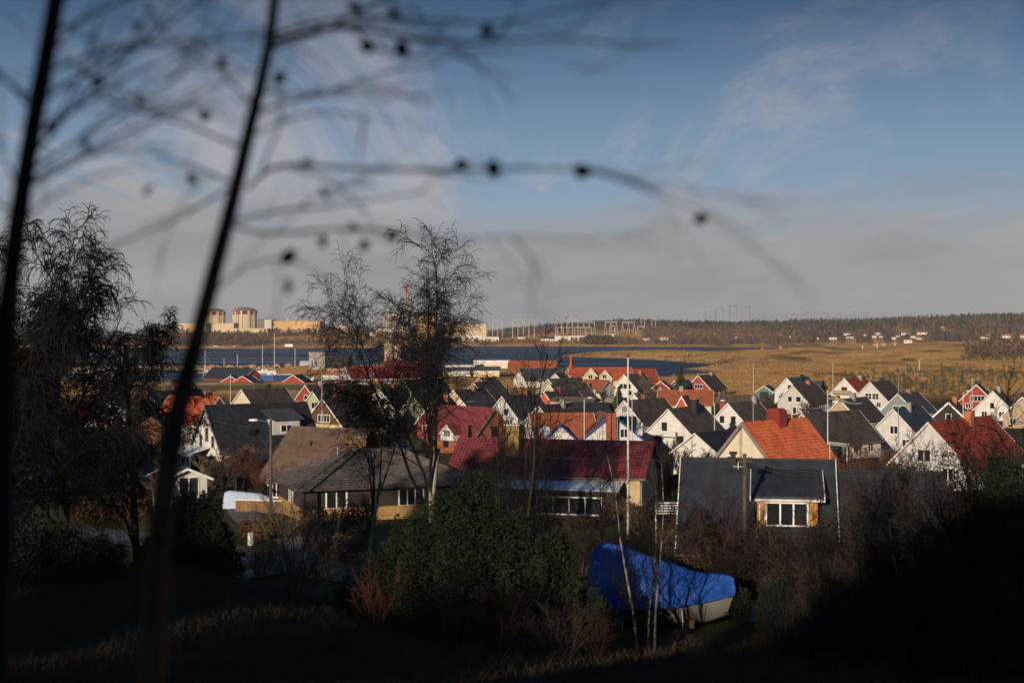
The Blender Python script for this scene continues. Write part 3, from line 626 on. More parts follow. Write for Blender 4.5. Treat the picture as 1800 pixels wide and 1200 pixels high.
HOUSES = []
def hash_(t): return sum((i+3)*ord(c) for i, c in enumerate(t))
def house(label, ax, ay, a, W, L, hw, p, wall, roof, trim='white', win=(), rwin=(), lwin=(), chim=(), D=None, gable=None, tile='c', name='house', cat='house', group=None, fo=.38, eo=.42, bw=.2, fm='white', foot=None):
    zr = hw+W/2*math.tan(R(p))
    if D is None:
        lo, hi = 60.0, 900.0
        for _ in range(50):
            D = (lo+hi)/2; q = P(ax, ay, D)
            if q.z-zr > ground(q.x, q.y): lo = D
            else: hi = D
    q = P(ax, ay, D); a_ = R(a); q = q+Vector((math.sin(a_), math.cos(a_), 0))*fo
    z = q.z-zr
    bx, by = q.x+math.sin(a_)*L/2, q.y+math.cos(a_)*L/2
    low = min(ground(q.x, q.y), ground(bx, by), ground(bx-W/2, by), ground(bx+W/2, by))
    root = empty(name, (q.x, q.y, z), -a_, label, cat, group)
    F = volume(root, W, L, hw, p, wall, roof, trim, zb=min(-.3, low-z-.3), tile=tile, gable=gable, fo=fo, eo=eo, bw=bw, foot=foot)
    for key, lst in (('f', win), ('r', rwin), ('l', lwin)):
        for w in lst: add_window(root, F[key], *w[:4], *(w[4:] if len(w) > 4 else (2,)), fm=fm)
    for cdef in chim or (): chimney(F, *cdef)
    if cat == 'house':
        h_ = abs(hash_(label)); nl = L > 6
        if not any(w[1] < 2 for w in win):
            for u in (-W*.24, W*.24): add_window(root, F['f'] if not gable else (lambda u_, v_, n_: F['f'](u_, v_, n_-.05)), u, .85, 1.1, 1.15, 2, fm=fm)
        if not rwin and 5 < a < 80 and nl:
            for u in (L*.22, L*.52, L*.8): add_window(root, F['r'], u, .85, 1.2, 1.15, 2, fm=fm)
        if not lwin and -60 < a < -5 and nl:
            for u in (L*.22, L*.52, L*.8): add_window(root, F['l'], u, .85, 1.2, 1.15, 2, fm=fm)
        if chim is not None and not chim and nl: chimney(F, .45+.3*((h_ % 7)/7), (-.5, 0, .5)[h_ % 3], .8, .8, ('brick_red','concrete','tile_black','brick_orange')[h_ % 4])
        sd = 1 if a >= 0 else -1; xe = sd*(W/2+eo); ze = hw-eo*math.tan(R(p))-.02
        MB().tube((xe, -fo, ze), (xe, L+fo, ze), .065, n=6).build('gutter', 'trim_grey', root)
        MB().poly([(xe, .1, ze), (sd*(W/2+.07), .1, ze-.35), (sd*(W/2+.07), .1, -.4)], .045, 6).build('downpipe', 'trim_grey', root)
        if h_ % 3 == 0:
            MB().tube((.25, L*.25, F['zr']-.3), (.25, L*.25, F['zr']+1.5), .025, n=5).tube((-.35, L*.25, F['zr']+1.4), (.85, L*.25, F['zr']+1.4), .015, n=4).tube((-.15, L*.25, F['zr']+1.15), (.65, L*.25, F['zr']+1.15), .015, n=4).build('aerial', 'steel', F['roof'])
        if h_ % 2: MB().tube((sd*W*.18, L*.62, F['zr']-W*.18*math.tan(R(p))-.2), (sd*W*.18, L*.62, F['zr']-W*.18*math.tan(R(p))+.55), .07, n=7).build('vent_pipe', 'black', F['roof'])
    F['root'] = root; F['D'] = D; F['z'] = z; HOUSES.append((label, round(D), round(q.x, 1), round(z, 1), round(ground(q.x, q.y), 1), (bx, by, max(W, L)*.6)))
    return F

def at(F, x, y, rz=0, z=0): return Matrix.Translation((x, y, z)) @ Matrix.Rotation(rz, 4, 'Z')
# ------------------------------------------------------------------ the village, nearest houses first
# long house with dark red pantiles, its gable turned right
F = house('long low house with dark red pantile roof and yellow chimney', 1150, 777, -76, 8.6, 16, 3.1, 29, 'plaster_tan', 'tile_red', trim='trim_dark', tile='w', bw=.26,
          win=[(-1.2,1.0,.9,1.3,1)], foot='stone_foot', D=118, chim=None)
r = F['root']
chimney(F, .70, -1.9, .95, 1.35, 'brick_yellow', d=1.15, cap='metal_white')
MB().box(-2.6,-1.2,10.45,12.0,F['zr']-1.9,F['zr']-1.45).build('chimney_flashing', 'felt_dark', F['roof'])
MB().box(-1.5,-1.35,4.9,5.05,F['zr']-.9,F['zr']-.2).build('vent_pipe', 'black', F['roof'])
# veranda: corrugated pale roof on the camera side, sheet by sheet, over a brown glazed front
for i in range(9):
    y0 = 1.4+i*1.22
    m = MB(); m.hexa([(-7.2,y0,2.12),(-4.35,y0,2.62),(-4.35,y0+1.17,2.62),(-7.2,y0+1.17,2.12),(-7.2,y0,2.16),(-4.35,y0,2.66),(-4.35,y0+1.17,2.66),(-7.2,y0+1.17,2.16)])
    m.build('roof_sheet', 'roof_pale', r)
    MB().hexa([(-7.22,y0+1.17,2.13),(-4.3,y0+1.17,2.65),(-4.3,y0+1.23,2.65),(-7.22,y0+1.23,2.13),(-7.22,y0+1.17,2.2),(-4.3,y0+1.17,2.72),(-4.3,y0+1.23,2.72),(-7.22,y0+1.23,2.2)]).build('glazing_bar', 'white', r)
MB().box(-7.3,-7.16,1.3,12.5,1.92,2.12).build('gutter', 'trim_dark', r)
MB().box(-6.9,-4.3,1.6,12.3,-1.0,1.95).build('veranda_wall', 'wall_dark', r)
Tv = lambda u, v, n: (-6.9-n, u, v)
add_window(r, Tv, 5.4, .25, 5.2, 1.25, 4, 1, gm='glass')
# dark felt-roofed house with an ochre dormer
F = house('dark grey felt roofed house with ochre walled dormer above the boat', 1197, 806, 100, 9.4, 8.2, 2.7, 42, 'wall_dark', 'felt_dark', tile='f', bw=.24, foot='stone_foot', eo=.7, chim=None)
r = F['root']; zr = F['zr']
# local: +x towards the camera (right slope), y to the right of the picture
def dorm_box(nm, mt, x0, x1, y0, y1, z0, z1): return MB().box(x0, x1, y0, y1, z0, z1).build(nm, mt, r)
dx0, dx1, dy0, dy1 = 1.6, 3.75, 3.75, 7.8
dorm_box('dormer_wall', 'wall_ochre', dx0, dx1, dy0+.35, dy1-.35, zr-3.55, zr-1.75)
MB().hexa([(.75,dy0,zr-.62),(4.05,dy0,zr-1.82),(4.05,dy1,zr-1.82),(.75,dy1,zr-.62),(.75,dy0,zr-.48),(4.05,dy0,zr-1.66),(4.05,dy1,zr-1.66),(.75,dy1,zr-.48)]).build('dormer_roof', 'felt_dark', r)
for y in (dy0-.05, dy1+.0):
    MB().hexa([(.8,y,zr-.7),(4.08,y,zr-1.9),(4.08,y+.05,zr-1.9),(.8,y+.05,zr-.7),(.8,y,zr-.46),(4.08,y,zr-1.62),(4.08,y+.05,zr-1.62),(.8,y+.05,zr-.46)]).build('dormer_verge_board', 'white', r)
dorm_box('dormer_gutter', 'offwhite', 4.05, 4.15, dy0-.05, dy1+.05, zr-1.93, zr-1.80)
MB().poly([(4.1,dy0+.3,zr-1.9),(3.9,dy0+.5,zr-2.15),(3.85,dy0+.5,zr-3.5)], .045, 6).build('downpipe', 'white', r)
Td = lambda u, v, n: (dx1+n, u, v)
add_window(r, Td, 5.75, zr-3.28, 2.2, 1.2, 3, 1, fr=.13)
MB().box(.2,.5,2.55,2.85,zr-.8,zr+.35).box(.12,.58,2.47,2.93,zr+.35,zr+.5).build('flue', 'black', F['roof'])
MB().tube((.6,3.0,zr-.9),(.6,3.0,zr-.05),.03).tube((.6,2.7,zr-.35),(.6,3.3,zr-.35),.02).build('flue_bracket', 'metal_pole', F['roof'])
MB().tube((.9,dy0+.2,zr-.42),(.9,dy1-.2,zr-.42),.02,n=5).build('snow_rail', 'black', F['roof'])
F2 = volume(r, 8.6, 5.5, 2.6, 42, 'wall_dark', 'felt_dark', T=Matrix.Translation((0,8.8,-.12)), tile='f', zb=-1.0, backtrim=False)
# hipped concrete-tile house
def hip_house():
    x, y = (533-900)/FPX*109, 109.0; z = ground(x, y)
    r = empty('house', (x, y, z), R(20), 'brown hipped roof bungalow with yellow brick base by the lamp post', 'house')
    Lx, Ly, h, rise, e = 14.0, 10.0, 2.55, 2.35, .75
    MB().box(.0, Lx, .0, Ly, -.8, .95).build('wall', 'brick_yellow', r); MB().box(.06, Lx-.06, .06, Ly-.06, .95, h).build('upper_wall', 'wall_dark', r)
    A, B, C, D = (-e,-e), (Lx+e,-e), (Lx+e,Ly+e), (-e,Ly+e); hx = Ly/2+e
    R0, R1 = (hx-e, Ly/2), (Lx+e-hx, Ly/2)
    m = MB(); lo = h-.1; hi = h+rise
    def slope(p0, p1, q1, q0, n=17, wave=True):
        k = int(math.dist(p0, p1)/.3)
        for i in range(n):
            t0, t1 = i/n, (i+1)/n; us = []
            for j in range(k*3+1): us.append((j/(k*3), (0, .05, .03)[j % 3]))
            def row(t, off): 
                a = Vector((*p0, lo)).lerp(Vector((*q0, hi)), t); b = Vector((*p1, lo)).lerp(Vector((*q1, hi)), t)
                return [tuple(a.lerp(b, s)+Vector((0,0,off+w))) for s, w in us]
            kk = len(us); vs = row(t0, .075)+row(t1, .03)+row(t0, .0)
            m.add(vs, [(j,j+1,j+1+kk,j+kk) for j in range(kk-1)]+[(j+2*kk,j+1+2*kk,j+1,j) for j in range(kk-1)])
    slope(A, B, R1, R0); slope(D, A, R0, R0); slope(B, C, R1, R1); slope(C, D, R0, R1)
    ro = m.build('roof', 'tile_grey', r)
    MB().add([(*A,lo-.02),(*B,lo-.02),(*C,lo-.02),(*D,lo-.02)], [(3,2,1,0)]).build('soffit', 'wall_dark', r)
    for a, b in ((A,R0),(B,R1),(C,R1),(D,R0)): MB().tube((*a,lo+.08),(*b,hi+.08),.11,n=6).build('hip_ridge', 'tile_grey', ro)
    MB().tube((*R0,hi+.08),(*R1,hi+.08),.11,n=6).build('ridge', 'tile_grey', ro)
    m = MB(); 
    for a, b in ((A,B),(A,D)): m.tube((a[0],a[1],lo),(b[0],b[1],lo),.07,n=6)
    m.build('gutter', 'trim_dark', r); MB().tube((-.02,-.05,-.3),(-.02,-.05,lo),.05).build('downpipe', 'trim_dark', r)
    add_window(r, lambda u,v,n:(u,.06-n,v), 2.6, .98, 1.5, 1.25, 2, 1, gm='glass'); add_window(r, lambda u,v,n:(u,.06-n,v), 8.6, .98, 1.9, 1.2, 3, 1)
    add_window(r, lambda u,v,n:(.06-n,u,v), 5.0, .98, 1.4, 1.2, 2, 1)
    c = MB().box(5.2,6.3,5.6,6.6,hi-.9,hi+.95).box(5.1,6.4,5.5,6.7,hi+.55,hi+.7).build('chimney', 'brick_yellow', ro); MB().box(5.3,6.2,5.7,6.5,hi+.95,hi+1.15).build('chimney_cap', 'concrete', ro)
    MB().tube((3.9,5.2,hi-.3),(3.9,5.2,hi+.45),.09).build('vent_pipe', 'steel', ro)
hip_house()
F = house('house with broad tan tile roof behind the hipped bungalow', 654, 756, -62, 10.5, 8.6, 2.6, 40, 'wall_rust', 'tile_tan', trim='trim_dark', win=[(0,3.2,1.2,1.0,2)], lwin=[(7,.9,1.4,1.2,3),(4,.9,1.6,1.2,3)], tile='c', gable=('wall_brown',2.7), D=134, chim=None)
# cream house with orange pantiles
F = house('cream house with bright orange tile roof behind the dark felt roof', 1304, 743, 47, 8.4, 9.4, 2.6, 47, 'plaster_cream', 'tile_orange', trim='trim_grey', tile='w', bw=.3, D=132,
          win=[(-1.45,2.5,1.1,1.35,1),(1.35,2.5,1.2,1.35,2)], rwin=[(3,1,1.4,1.2,2)], chim=None)
MB().box(-.75,.75,4.4,5.6,F['zr']-.9,F['zr']+.75).hexa([(-.8,4.3,F['zr']+.75),(.8,4.3,F['zr']+.75),(.8,5.7,F['zr']+.75),(-.8,5.7,F['zr']+.75),(-.45,4.45,F['zr']+1.15),(.45,4.45,F['zr']+1.15),(.45,5.55,F['zr']+1.15),(-.45,5.55,F['zr']+1.15)]).build('chimney_hood', 'metal_red', F['roof'])
# white house, orange roof, blue verges
F = house('white house with orange roof, blue verge boards, solar panels and brick chimney', 1076, 729, -8, 9.4, 9.0, 2.7, 38, 'wall_white', 'tile_orange_dim', trim='trim_blue', fo=.3, bw=.26, win=[(1.9,3.0,1.1,1.2,2)], chim=None)
r = F['root']; zr = F['zr']; p = F['p']
MB().box(-.95,.35,-1.5,-.35,-1,zr+.35).box(-1.02,.42,-1.57,-.28,zr+.05,zr+.2).build('chimney', 'brick_red', F['roof'])
def on_left(t, y, off): return (-(t*math.cos(p)+off*math.sin(p)), y, zr-t*math.sin(p)+off*math.cos(p))
for i in range(2):
    for j in range(3):
        y0 = 1.2+i*1.1; t0 = .4+j*1.5
        MB().hexa([on_left(t0,y0,.12),on_left(t0+1.44,y0,.12),on_left(t0+1.44,y0+1.04,.12),on_left(t0,y0+1.04,.12),on_left(t0,y0,.18),on_left(t0+1.44,y0,.18),on_left(t0+1.44,y0+1.04,.18),on_left(t0,y0+1.04,.18)]).build('solar_panel', 'panel', F['roof'])
T2 = Matrix.Translation((-12.2,4.0,0)) @ Matrix.Rotation(R(-82), 4, 'Z')
T2 = Matrix.Translation((-11.5,5.4,0)) @ Matrix.Rotation(R(-90), 4, 'Z')
F2 = volume(r, 8.6, 9.6, 2.7, 40, 'wall_white', 'tile_orange_dim', trim='white', T=T2, zb=-1, fo=.2)
T3 = Matrix.Translation((-7.9,.2,0))
F3 = volume(r, 5.0, 5.2, 2.7, 43, 'wall_white', 'tile_orange_dim', trim='trim_blue', T=T3, zb=-1, bw=.26, backtrim=False)
add_window(r, F3['f'], 0, 1.2, 2.1, 1.3, 3)
# black roofed white villa on the left
F = house('white villa with black roof, arched attic windows and glazed porch', 359, 713, 52, 8.6, 14.5, 3.0, 52, 'plaster_white', 'tile_black', trim='trim_grey', D=186, fm='trim_grey',
          win=[(-1.75,3.2,.6,1.35,1,2),(0,3.9,.75,1.6,2,2),(1.75,3.2,.6,1.35,1,2)], rwin=[(2.0,.9,.9,1.3,2)], chim=None)
r = F['root']; zr = F['zr']; tp = math.tan(F['p'])
T2 = Matrix.Translation((8.6,10.4,0)) @ Matrix.Rotation(R(90), 4, 'Z')
F2 = volume(r, 6.0, 6.4, 2.2, 36, 'plaster_white', 'tile_black', trim='trim_grey', T=T2, zb=-1, backtrim=False)
add_window(r, F2['f'], 1.2, .6, .9, 1.3, 2, 2, fm='trim_grey')
# shed dormer with solar panels
MB().box(1.2,3.4,7.9,11.9,zr-4.0,zr-2.0).build('dormer_wall', 'wall_greywhite', r); add_window(r, lambda u,v,n:(3.4+n,u,v), 9.9, zr-3.6, 1.6, .8, 2, fm='white')
MB().hexa([(.35,7.5,zr-.75),(3.9,7.5,zr-2.05),(3.9,12.3,zr-2.05),(.35,12.3,zr-.75),(.35,7.5,zr-.6),(3.9,7.5,zr-1.88),(3.9,12.3,zr-1.88),(.35,12.3,zr-.6)]).build('dormer_roof', 'tile_slate', r)
# porch
MB().hexa([(-5.4,-3.2,2.3),(1.2,-3.2,2.3),(1.2,-.05,3.05),(-5.4,-.05,3.05),(-5.4,-3.2,2.42),(1.2,-3.2,2.42),(1.2,-.05,3.17),(-5.4,-.05,3.17)]).build('porch_roof', 'roof_pale', r)
for i in range(6): MB().box(-5.2+i*1.24,-5.05+i*1.24,-3.0,-2.85,-.8,2.3).build('porch_post', 'white', r)
MB().box(-5.2,1.15,-2.95,-2.86,-.8,.7).build('porch_rail', 'white', r); MB().box(-5.1,1.1,-2.8,-.1,-.5,2.0).build('porch_room', 'glass', r)
MB().box(2.6,3.3,4.5,5.3,zr-3.9,zr-2.9).build('skylight', 'glass', F['roof']); MB().box(2.2,2.5,9.2,9.6,zr-3.2,zr-2.2).build('flue', 'black', F['roof'])

WW = 'wall_white'; BR = 'tile_brown'; DB = 'tile_darkbrown'
def H(label, ax, ay, a, W, L, hw, p, *r, **k):
    if k.get('D') is None:      # ordinary one-and-a-half storey size
        W *= .9; hw -= .35; k['win'] = [(w[0]*.9, w[1]-.3, *w[2:]) for w in k.get('win', ())]
        if 'gable' in k: k['gable'] = (k['gable'][0], k['gable'][1]-.3)
    return house(label, ax, ay, a, W, L, hw, p, *r, **k)
# left side
H('white house with orange roof and maroon chimney behind the villa', 386, 698, -58, 8.4, 11, 3.2, 44, 'plaster_white', 'tile_orange', chim=[(.2,.0,1.0,.7,'brick_red')], lwin=[(8,1.2,.9,1.4,2)], D=240, win=[(0,3.4,1,1,2)])
H('blue gabled house with white ground floor and black roof', 264, 688, 36, 8.8, 14, 2.9, 45, 'plaster_white', 'tile_black', trim='trim_dark', gable=('wall_blue',2.55), win=[(.1,3.6,1.7,1.25,2,2)])
H('cream gabled house with brown roof and dark chimney below the red sheds', 424, 685, 38, 9, 13, 2.9, 44, 'wall_cream', DB, chim=[(.62,-.3,.9,1.1,'tile_black')], gable=('wall_cream',2.7))
H('red gabled house with square white window beside the green one', 536, 677, 34, 8.2, 11, 2.9, 47, 'wall_cream', DB, gable=('wall_red',2.7), win=[(.1,3.1,1.1,1.2,1),(1.75,3.1,.7,1.2,1)])
H('pale green gabled house between the red and the brown gables', 549, 688, 34, 8.4, 11, 2.9, 47, 'plaster_tan', DB, gable=('wall_green',2.6), win=[(.5,3.2,1.9,1.3,2)])
F = H('brown gabled house with white verges and row window behind a flagpole', 566, 700, 30, 9.6, 14, 2.9, 48, 'plaster_tan', DB, gable=('wall_brown',2.9), win=[(.2,3.3,2.6,1.25,4)], chim=[(.35,-.8,.9,1.0,'brick_red')])
H('white gabled house with red roof half hidden by the dark birches', 190, 692, -24, 9.4, 12, 3.0, 45, 'wall_greywhite', 'tile_redbright', trim='offwhite', win=[(-1.3,3.3,1.4,1.2,2),(1.3,3.3,1.3,1.2,2),(-1.8,.9,1.6,1.2,2)])
H('dark clad house with white ground floor behind the left birches', 137, 764, 8, 10.6, 12, 2.7, 37, 'plaster_white', 'tile_black', trim='offwhite', gable=('wall_dark',2.55), win=[(-.2,3.0,1.5,1.2,2),(-3.3,.9,.9,1.2,2),(.6,.9,1.3,1.2,2)], D=150)
H('dark roofed house at the picture edge with white walls below', -10, 752, 14, 10, 12, 2.7, 36, 'plaster_white', 'tile_black', trim='offwhite', gable=('wall_dark',2.6), win=[(2.6,.9,1.4,1.2,2)], D=146)
H('small white garage with white verge below the villa', 330, 824, -28, 3.6, 4.5, 1.8, 24, WW, 'felt_dark', D=122, win=[(.2,.2,1.6,1.6,2)], name='garage', cat='garage', tile='f')
H('small dark garden shed behind the pale tarpaulin', 417, 797, 60, 2.6, 2.6, 2.0, 24, 'wall_dark', 'felt_dark', trim='trim_dark', D=152, name='shed', cat='shed', tile='f')
H('small brown shed before the blue gabled house', 262, 728, 30, 4, 4, 2.0, 28, 'wall_brown', 'tile_black', trim='trim_dark', D=205, name='shed', cat='shed')
# middle
H('white gabled house with green window seen through the bare birch', 666, 684, 22, 8.6, 12, 3.0, 46, WW, DB, win=[(.8,3.4,.9,1.3,2),(-1,3.4,.9,1.3,2)], fm='trim_dark')
H('tall cream gabled house behind the birch trunk', 725, 693, 30, 7.6, 12, 3.4, 48, 'wall_olive', DB, trim='offwhite', win=[(.2,3.6,.8,1.5,1)], chim=[(.3,0,.9,1.0,'concrete')])
H('cream gabled house with steep black roof above the white one', 709, 668, 34, 9.5, 16, 3.0, 50, 'wall_cream', 'tile_black', win=[(0,3.3,1,1.1,2)])
F = H('red gabled house with wide white window left of the red roofed one', 762, 704, 14, 7.6, 11, 3.0, 50, 'wall_red', DB, gable=('wall_red',2.9), win=[(.1,3.0,2.3,1.35,1)], trim='white')
F = H('rust walled house with red roof and white triangular dormer', 871, 718, -40, 9.6, 13, 2.8, 47, 'wall_rust', 'tile_red', trim='trim_grey', win=[(.1,3.0,1.1,1.5,1)], fm='trim_dark')
r = F['root']; T2 = Matrix.Translation((-5.3,5.2,0)) @ Matrix.Rotation(R(-90), 4, 'Z')
F2 = volume(r, 3.4, 4.0, 3.1, 38, WW, 'tile_red', T=T2, zb=2.0, fo=.15, eo=.15, backtrim=False); add_window(r, F2['f'], 0, 3.0-.35, 1.5, 1.0, 3)
H('cream gabled house with blue-black roof left of the white slate one', 797, 686, 30, 8.4, 13, 3.0, 46, 'wall_cream', 'tile_slate')
H('green gabled house with brown roof below the grey warehouse', 832, 672, 26, 7.8, 15, 3.0, 47, 'wall_green_bright', BR, chim=[(.55,-.5,1.0,1.0,'tile_black')])
H('red gabled house just behind the green gable', 842, 664, 26, 8, 10, 3.0, 46, 'wall_red_bright', BR)
H('white gabled house with slate roof behind the bare sapling', 882, 697, 36, 8.2, 12, 3.0, 47, WW, 'tile_slate', win=[(.9,3.2,1.0,1.3,1)])
H('white gabled house with three dark windows left of the blue verges', 946, 713, 34, 9.0, 12, 2.9, 45, WW, DB, win=[(-1.6,2.9,1,1.1,1),(0,2.9,1,1.1,1),(1.8,2.9,1,1.3,1)], fm='trim_grey')
H('olive gabled house topmost of the three stacked gables', 963, 666, 40, 9, 15, 3.0, 45, 'wall_olive', BR, chim=[(.55,-.2,.8,1.0,'tile_black')])
H('pale yellow gabled house above the bright red gable', 966, 676, 38, 8.6, 15, 3.0, 47, 'wall_yellow', BR, chim=[(.45,-.3,.8,1.0,'tile_black')])
H('bright red gabled house with white trim below the yellow gable', 956, 689, 34, 6.6, 14, 2.9, 50, 'wall_red_bright', DB, win=[(-.8,2.3,.8,.5,1),(.8,2.3,.8,.5,1)])
H('white cottage with black roof before the orange tiled dormers', 976, 656, 42, 7.5, 12, 3.0, 42, WW, 'tile_black', chim=[(.5,-.4,.8,.6,'brick_orange')])
F = H('white gabled house with brown roof and three windows near the water', 1097, 658, 32, 9.4, 13, 3.0, 46, WW, BR, win=[(-1.3,3.1,.9,1.2,1),(.2,3.1,.9,1.2,1),(1.7,3.1,.9,1.2,1)], chim=[(.75,.4,.9,1.0,'brick_orange')], fm='trim_dark')
F = H('white house with round attic window behind the tall flagpole', 1097, 704, 40, 8.8, 13, 2.9, 45, 'wall_greywhite', DB, win=[(-.9,2.3,.7,1.5,1),(.5,2.3,.7,1.5,1)], fm='trim_dark')
MB().tube((-.1,-.12,F['zr']-1.6),(-.1,-.0,F['zr']-1.6),.62,n=20).build('round_window', 'trim_grey', F['root'])
MB().box(-2.4,2.2,-1.1,-.05,1.9,2.05).box(-2.4,2.2,-1.1,-1.02,2.05,2.9).build('balcony', 'offwhite', F['root'])
H('white gabled house whose brown ridge shows above the round window', 1113, 691, 44, 8, 13, 2.9, 43, WW, BR, chim=[(.75,.1,.9,1.0,'concrete')])
F = H('large white gabled house dappled by bare branches, brown roof', 1174, 719, 32, 9.2, 13, 2.8, 44, WW, BR, win=[(-.9,3.1,.75,1.35,1)], chim=[(.62,1.0,1.0,1.3,'tile_black')], trim='offwhite', fm='trim_dark')
MB().box(-2.6,1.8,-1.3,-.05,2.0,2.15).box(-2.6,1.8,-1.3,-1.24,2.15,2.95).build('balcony', 'offwhite', F['root'])
F = H('low white garage with black roof in front of the large white gable', 1221, 762, 38, 6.4, 9, 2.3, 36, 'plaster_white', 'tile_black', trim='offwhite', name='garage', cat='garage', rwin=[(5.5,1.0,1.0,.7,2)], D=172)
H('bright white gabled house with two windows and brown roof', 1279, 709, 36, 8.3, 12, 2.7, 45, WW, BR, win=[(-1.5,2.7,.95,1.3,1),(1.1,2.7,1.0,1.3,1)], chim=[(.85,.3,.8,.9,'concrete')], fm='offwhite', trim='white')
# right
F = H('red gabled house with triple white window beyond the orange roof', 1227, 660, 30, 8.8, 13, 3.0, 45, 'wall_red', DB, win=[(.0,3.0,2.6,1.2,3)], chim=[(.75,.2,.8,.8,'concrete')])
H('dark red cottage with round window and blue roof', 1186, 669, 38, 7, 8, 2.6, 40, 'wall_brown', 'tile_blue', win=[(.1,3.2,.8,.8,1)])
H('tiny red cottage by the shore left of the blue roof', 1161, 670, 20, 5.0, 5, 2.4, 38, 'wall_red', 'tile_redbright', win=[(0,1.0,1.2,1.0,2)], D=430)
F = H('long house with orange tiled roof below the red triple-window gable', 1254, 686, -82, 8, 11, 2.8, 34, 'wall_cream', 'tile_orange_dim', tile='c', D=300)
T2 = Matrix.Translation((-4.4,12.0,0)) @ Matrix.Rotation(R(-80), 4, 'Z')
H('narrow steep red gable in front of the orange roof', 1198, 697, 20, 3.9, 5, 3.6, 60, 'wall_red_bright', 'tile_orange_dim', D=282)
F = H('green garage with open black doorway and pale verges', 1343, 678, 26, 5.4, 6, 2.6, 34, 'wall_bluegreen', 'tile_slate', name='garage', cat='garage')
MB().box(-1.5,1.3,-.06,-.01,-.2,2.1).build('doorway', 'black', F['root'])  # flat black sheet painted for the unlit inside of the open garage
H('white gabled house standing behind the grey horizontal-boarded one', 1383, 664, 40, 9.0, 12, 3.4, 45, WW, 'tile_slate', win=[(.7,4.0,.8,1.3,1)], fm='trim_dark')
H('grey boarded gabled house with two windows among bare shrubs', 1393, 677, 36, 9.0, 13, 3.4, 45, 'wall_grey', DB, win=[(-.9,3.5,1.0,1.2,1),(1.5,3.5,1.2,1.2,1),(.4,.6,.8,1.6,1)], trim='offwhite')
H('low black roofed barn behind the grey boarded house', 1448, 669, -60, 7, 9, 2.8, 34, 'wall_dark', 'tile_slate', trim='trim_dark', name='barn', cat='barn', D=430)
F = H('white gabled house with red roof and front balcony', 1484, 665, 38, 9.4, 13, 3.0, 45, WW, 'tile_redbright', win=[(-.2,3.4,1.5,1.3,2)], chim=[(.7,.5,1.1,.6,'concrete')], fm='red_paint')
MB().box(-3.2,2.4,-1.5,-.05,2.6,2.75).box(-3.2,2.4,-1.5,-1.42,2.75,3.6).build('balcony', 'wood_pale', F['root'])
H('white gabled house with paired barred windows and dark roof', 1529, 671, 36, 10, 13, 3.0, 45, 'wall_greywhite', DB, win=[(-.6,3.1,1.6,1.4,2,2),(1.5,3.1,1.6,1.4,2,2)], chim=[(.62,-.3,.8,.9,'tile_black')], fm='white', trim='offwhite')
H('grey-green gabled house with black roof behind the dark topped pole', 1578, 692, 36, 8.8, 12, 2.8, 44, 'wall_greygreen', 'tile_slate', win=[(-.6,2.6,1.2,1.3,2),(1.1,2.6,1.1,1.3,1)])
H('beige gabled house with white verges and paired window', 1476, 702, 36, 8.8, 13, 2.7, 45, 'wall_beige', DB, win=[(.9,2.7,1.2,1.25,2),(-2.2,2.5,1.2,1.2,1)], chim=[(.45,.2,1.0,1.0,'concrete')])
H('cream gabled house with brown roof right of the bright orange one', 1410, 727, 50, 9.6, 13, 2.8, 44, 'plaster_cream', DB, trim='offwhite', chim=[(.3,-.5,.9,.6,'tile_black')], win=[(1.9,3.0,.7,.9,1)])
H('white gabled house with blue roof behind the leafless thicket', 1570, 719, 34, 9.2, 13, 2.9, 46, 'wall_greywhite', 'tile_blue', trim='offwhite', win=[(0,3.2,1.2,1.2,2)])
H('dark gabled house with bold white verges above the red roof', 1667, 707, 24, 8.4, 11, 2.9, 44, 'wall_dark', DB, win=[(.0,2.8,.9,1.4,1)], bw=.3)
H('white gabled house with dark red roof behind the right thicket', 1631, 743, 42, 8.6, 15, 2.4, 45, 'wall_greywhite', 'tile_redbright', trim='offwhite', win=[(-.6,2.6,1.4,1.2,2)], D=150)
H('red gabled house with a row of white windows at the right', 1716, 676, 22, 9, 12, 3.0, 45, 'wall_red', DB, win=[(.3,2.9,3.4,1.3,4)])
H('white gabled house right of the red row-window gable', 1745, 687, 26, 8.6, 12, 3.0, 46, WW, DB, win=[(-.2,3.0,.9,1.2,1)], trim='offwhite')
H('tan gabled house partly cut by the right picture edge', 1797, 698, 24, 8.6, 12, 3.0, 44, 'wall_beige', DB)
# sheds and annexes in the gardens
H('small dark roofed shed with cream wall in the middle gardens', 1073, 708, -66, 4.2, 6, 2.3, 36, 'wall_cream', 'tile_black', trim='trim_dark', name='shed', cat='shed', D=255)
H('low flat shed with tan front behind the lamp', 1050, 699, -70, 5, 9, 2.2, 14, 'wall_beige', 'tile_brown', trim='trim_dark', name='shed', cat='shed', D=300)
H('small red shed in the heath edge gardens', 1330, 694, -70, 4.5, 7, 2.3, 28, 'wall_red', 'tile_brown', name='shed', cat='shed', D=300)
H('small rust roofed cottage beside the white three-window house', 1071, 668, -50, 6, 8, 2.5, 36, 'wall_cream', 'tile_orange_dim', trim='offwhite', name='cottage', cat='house', D=400)
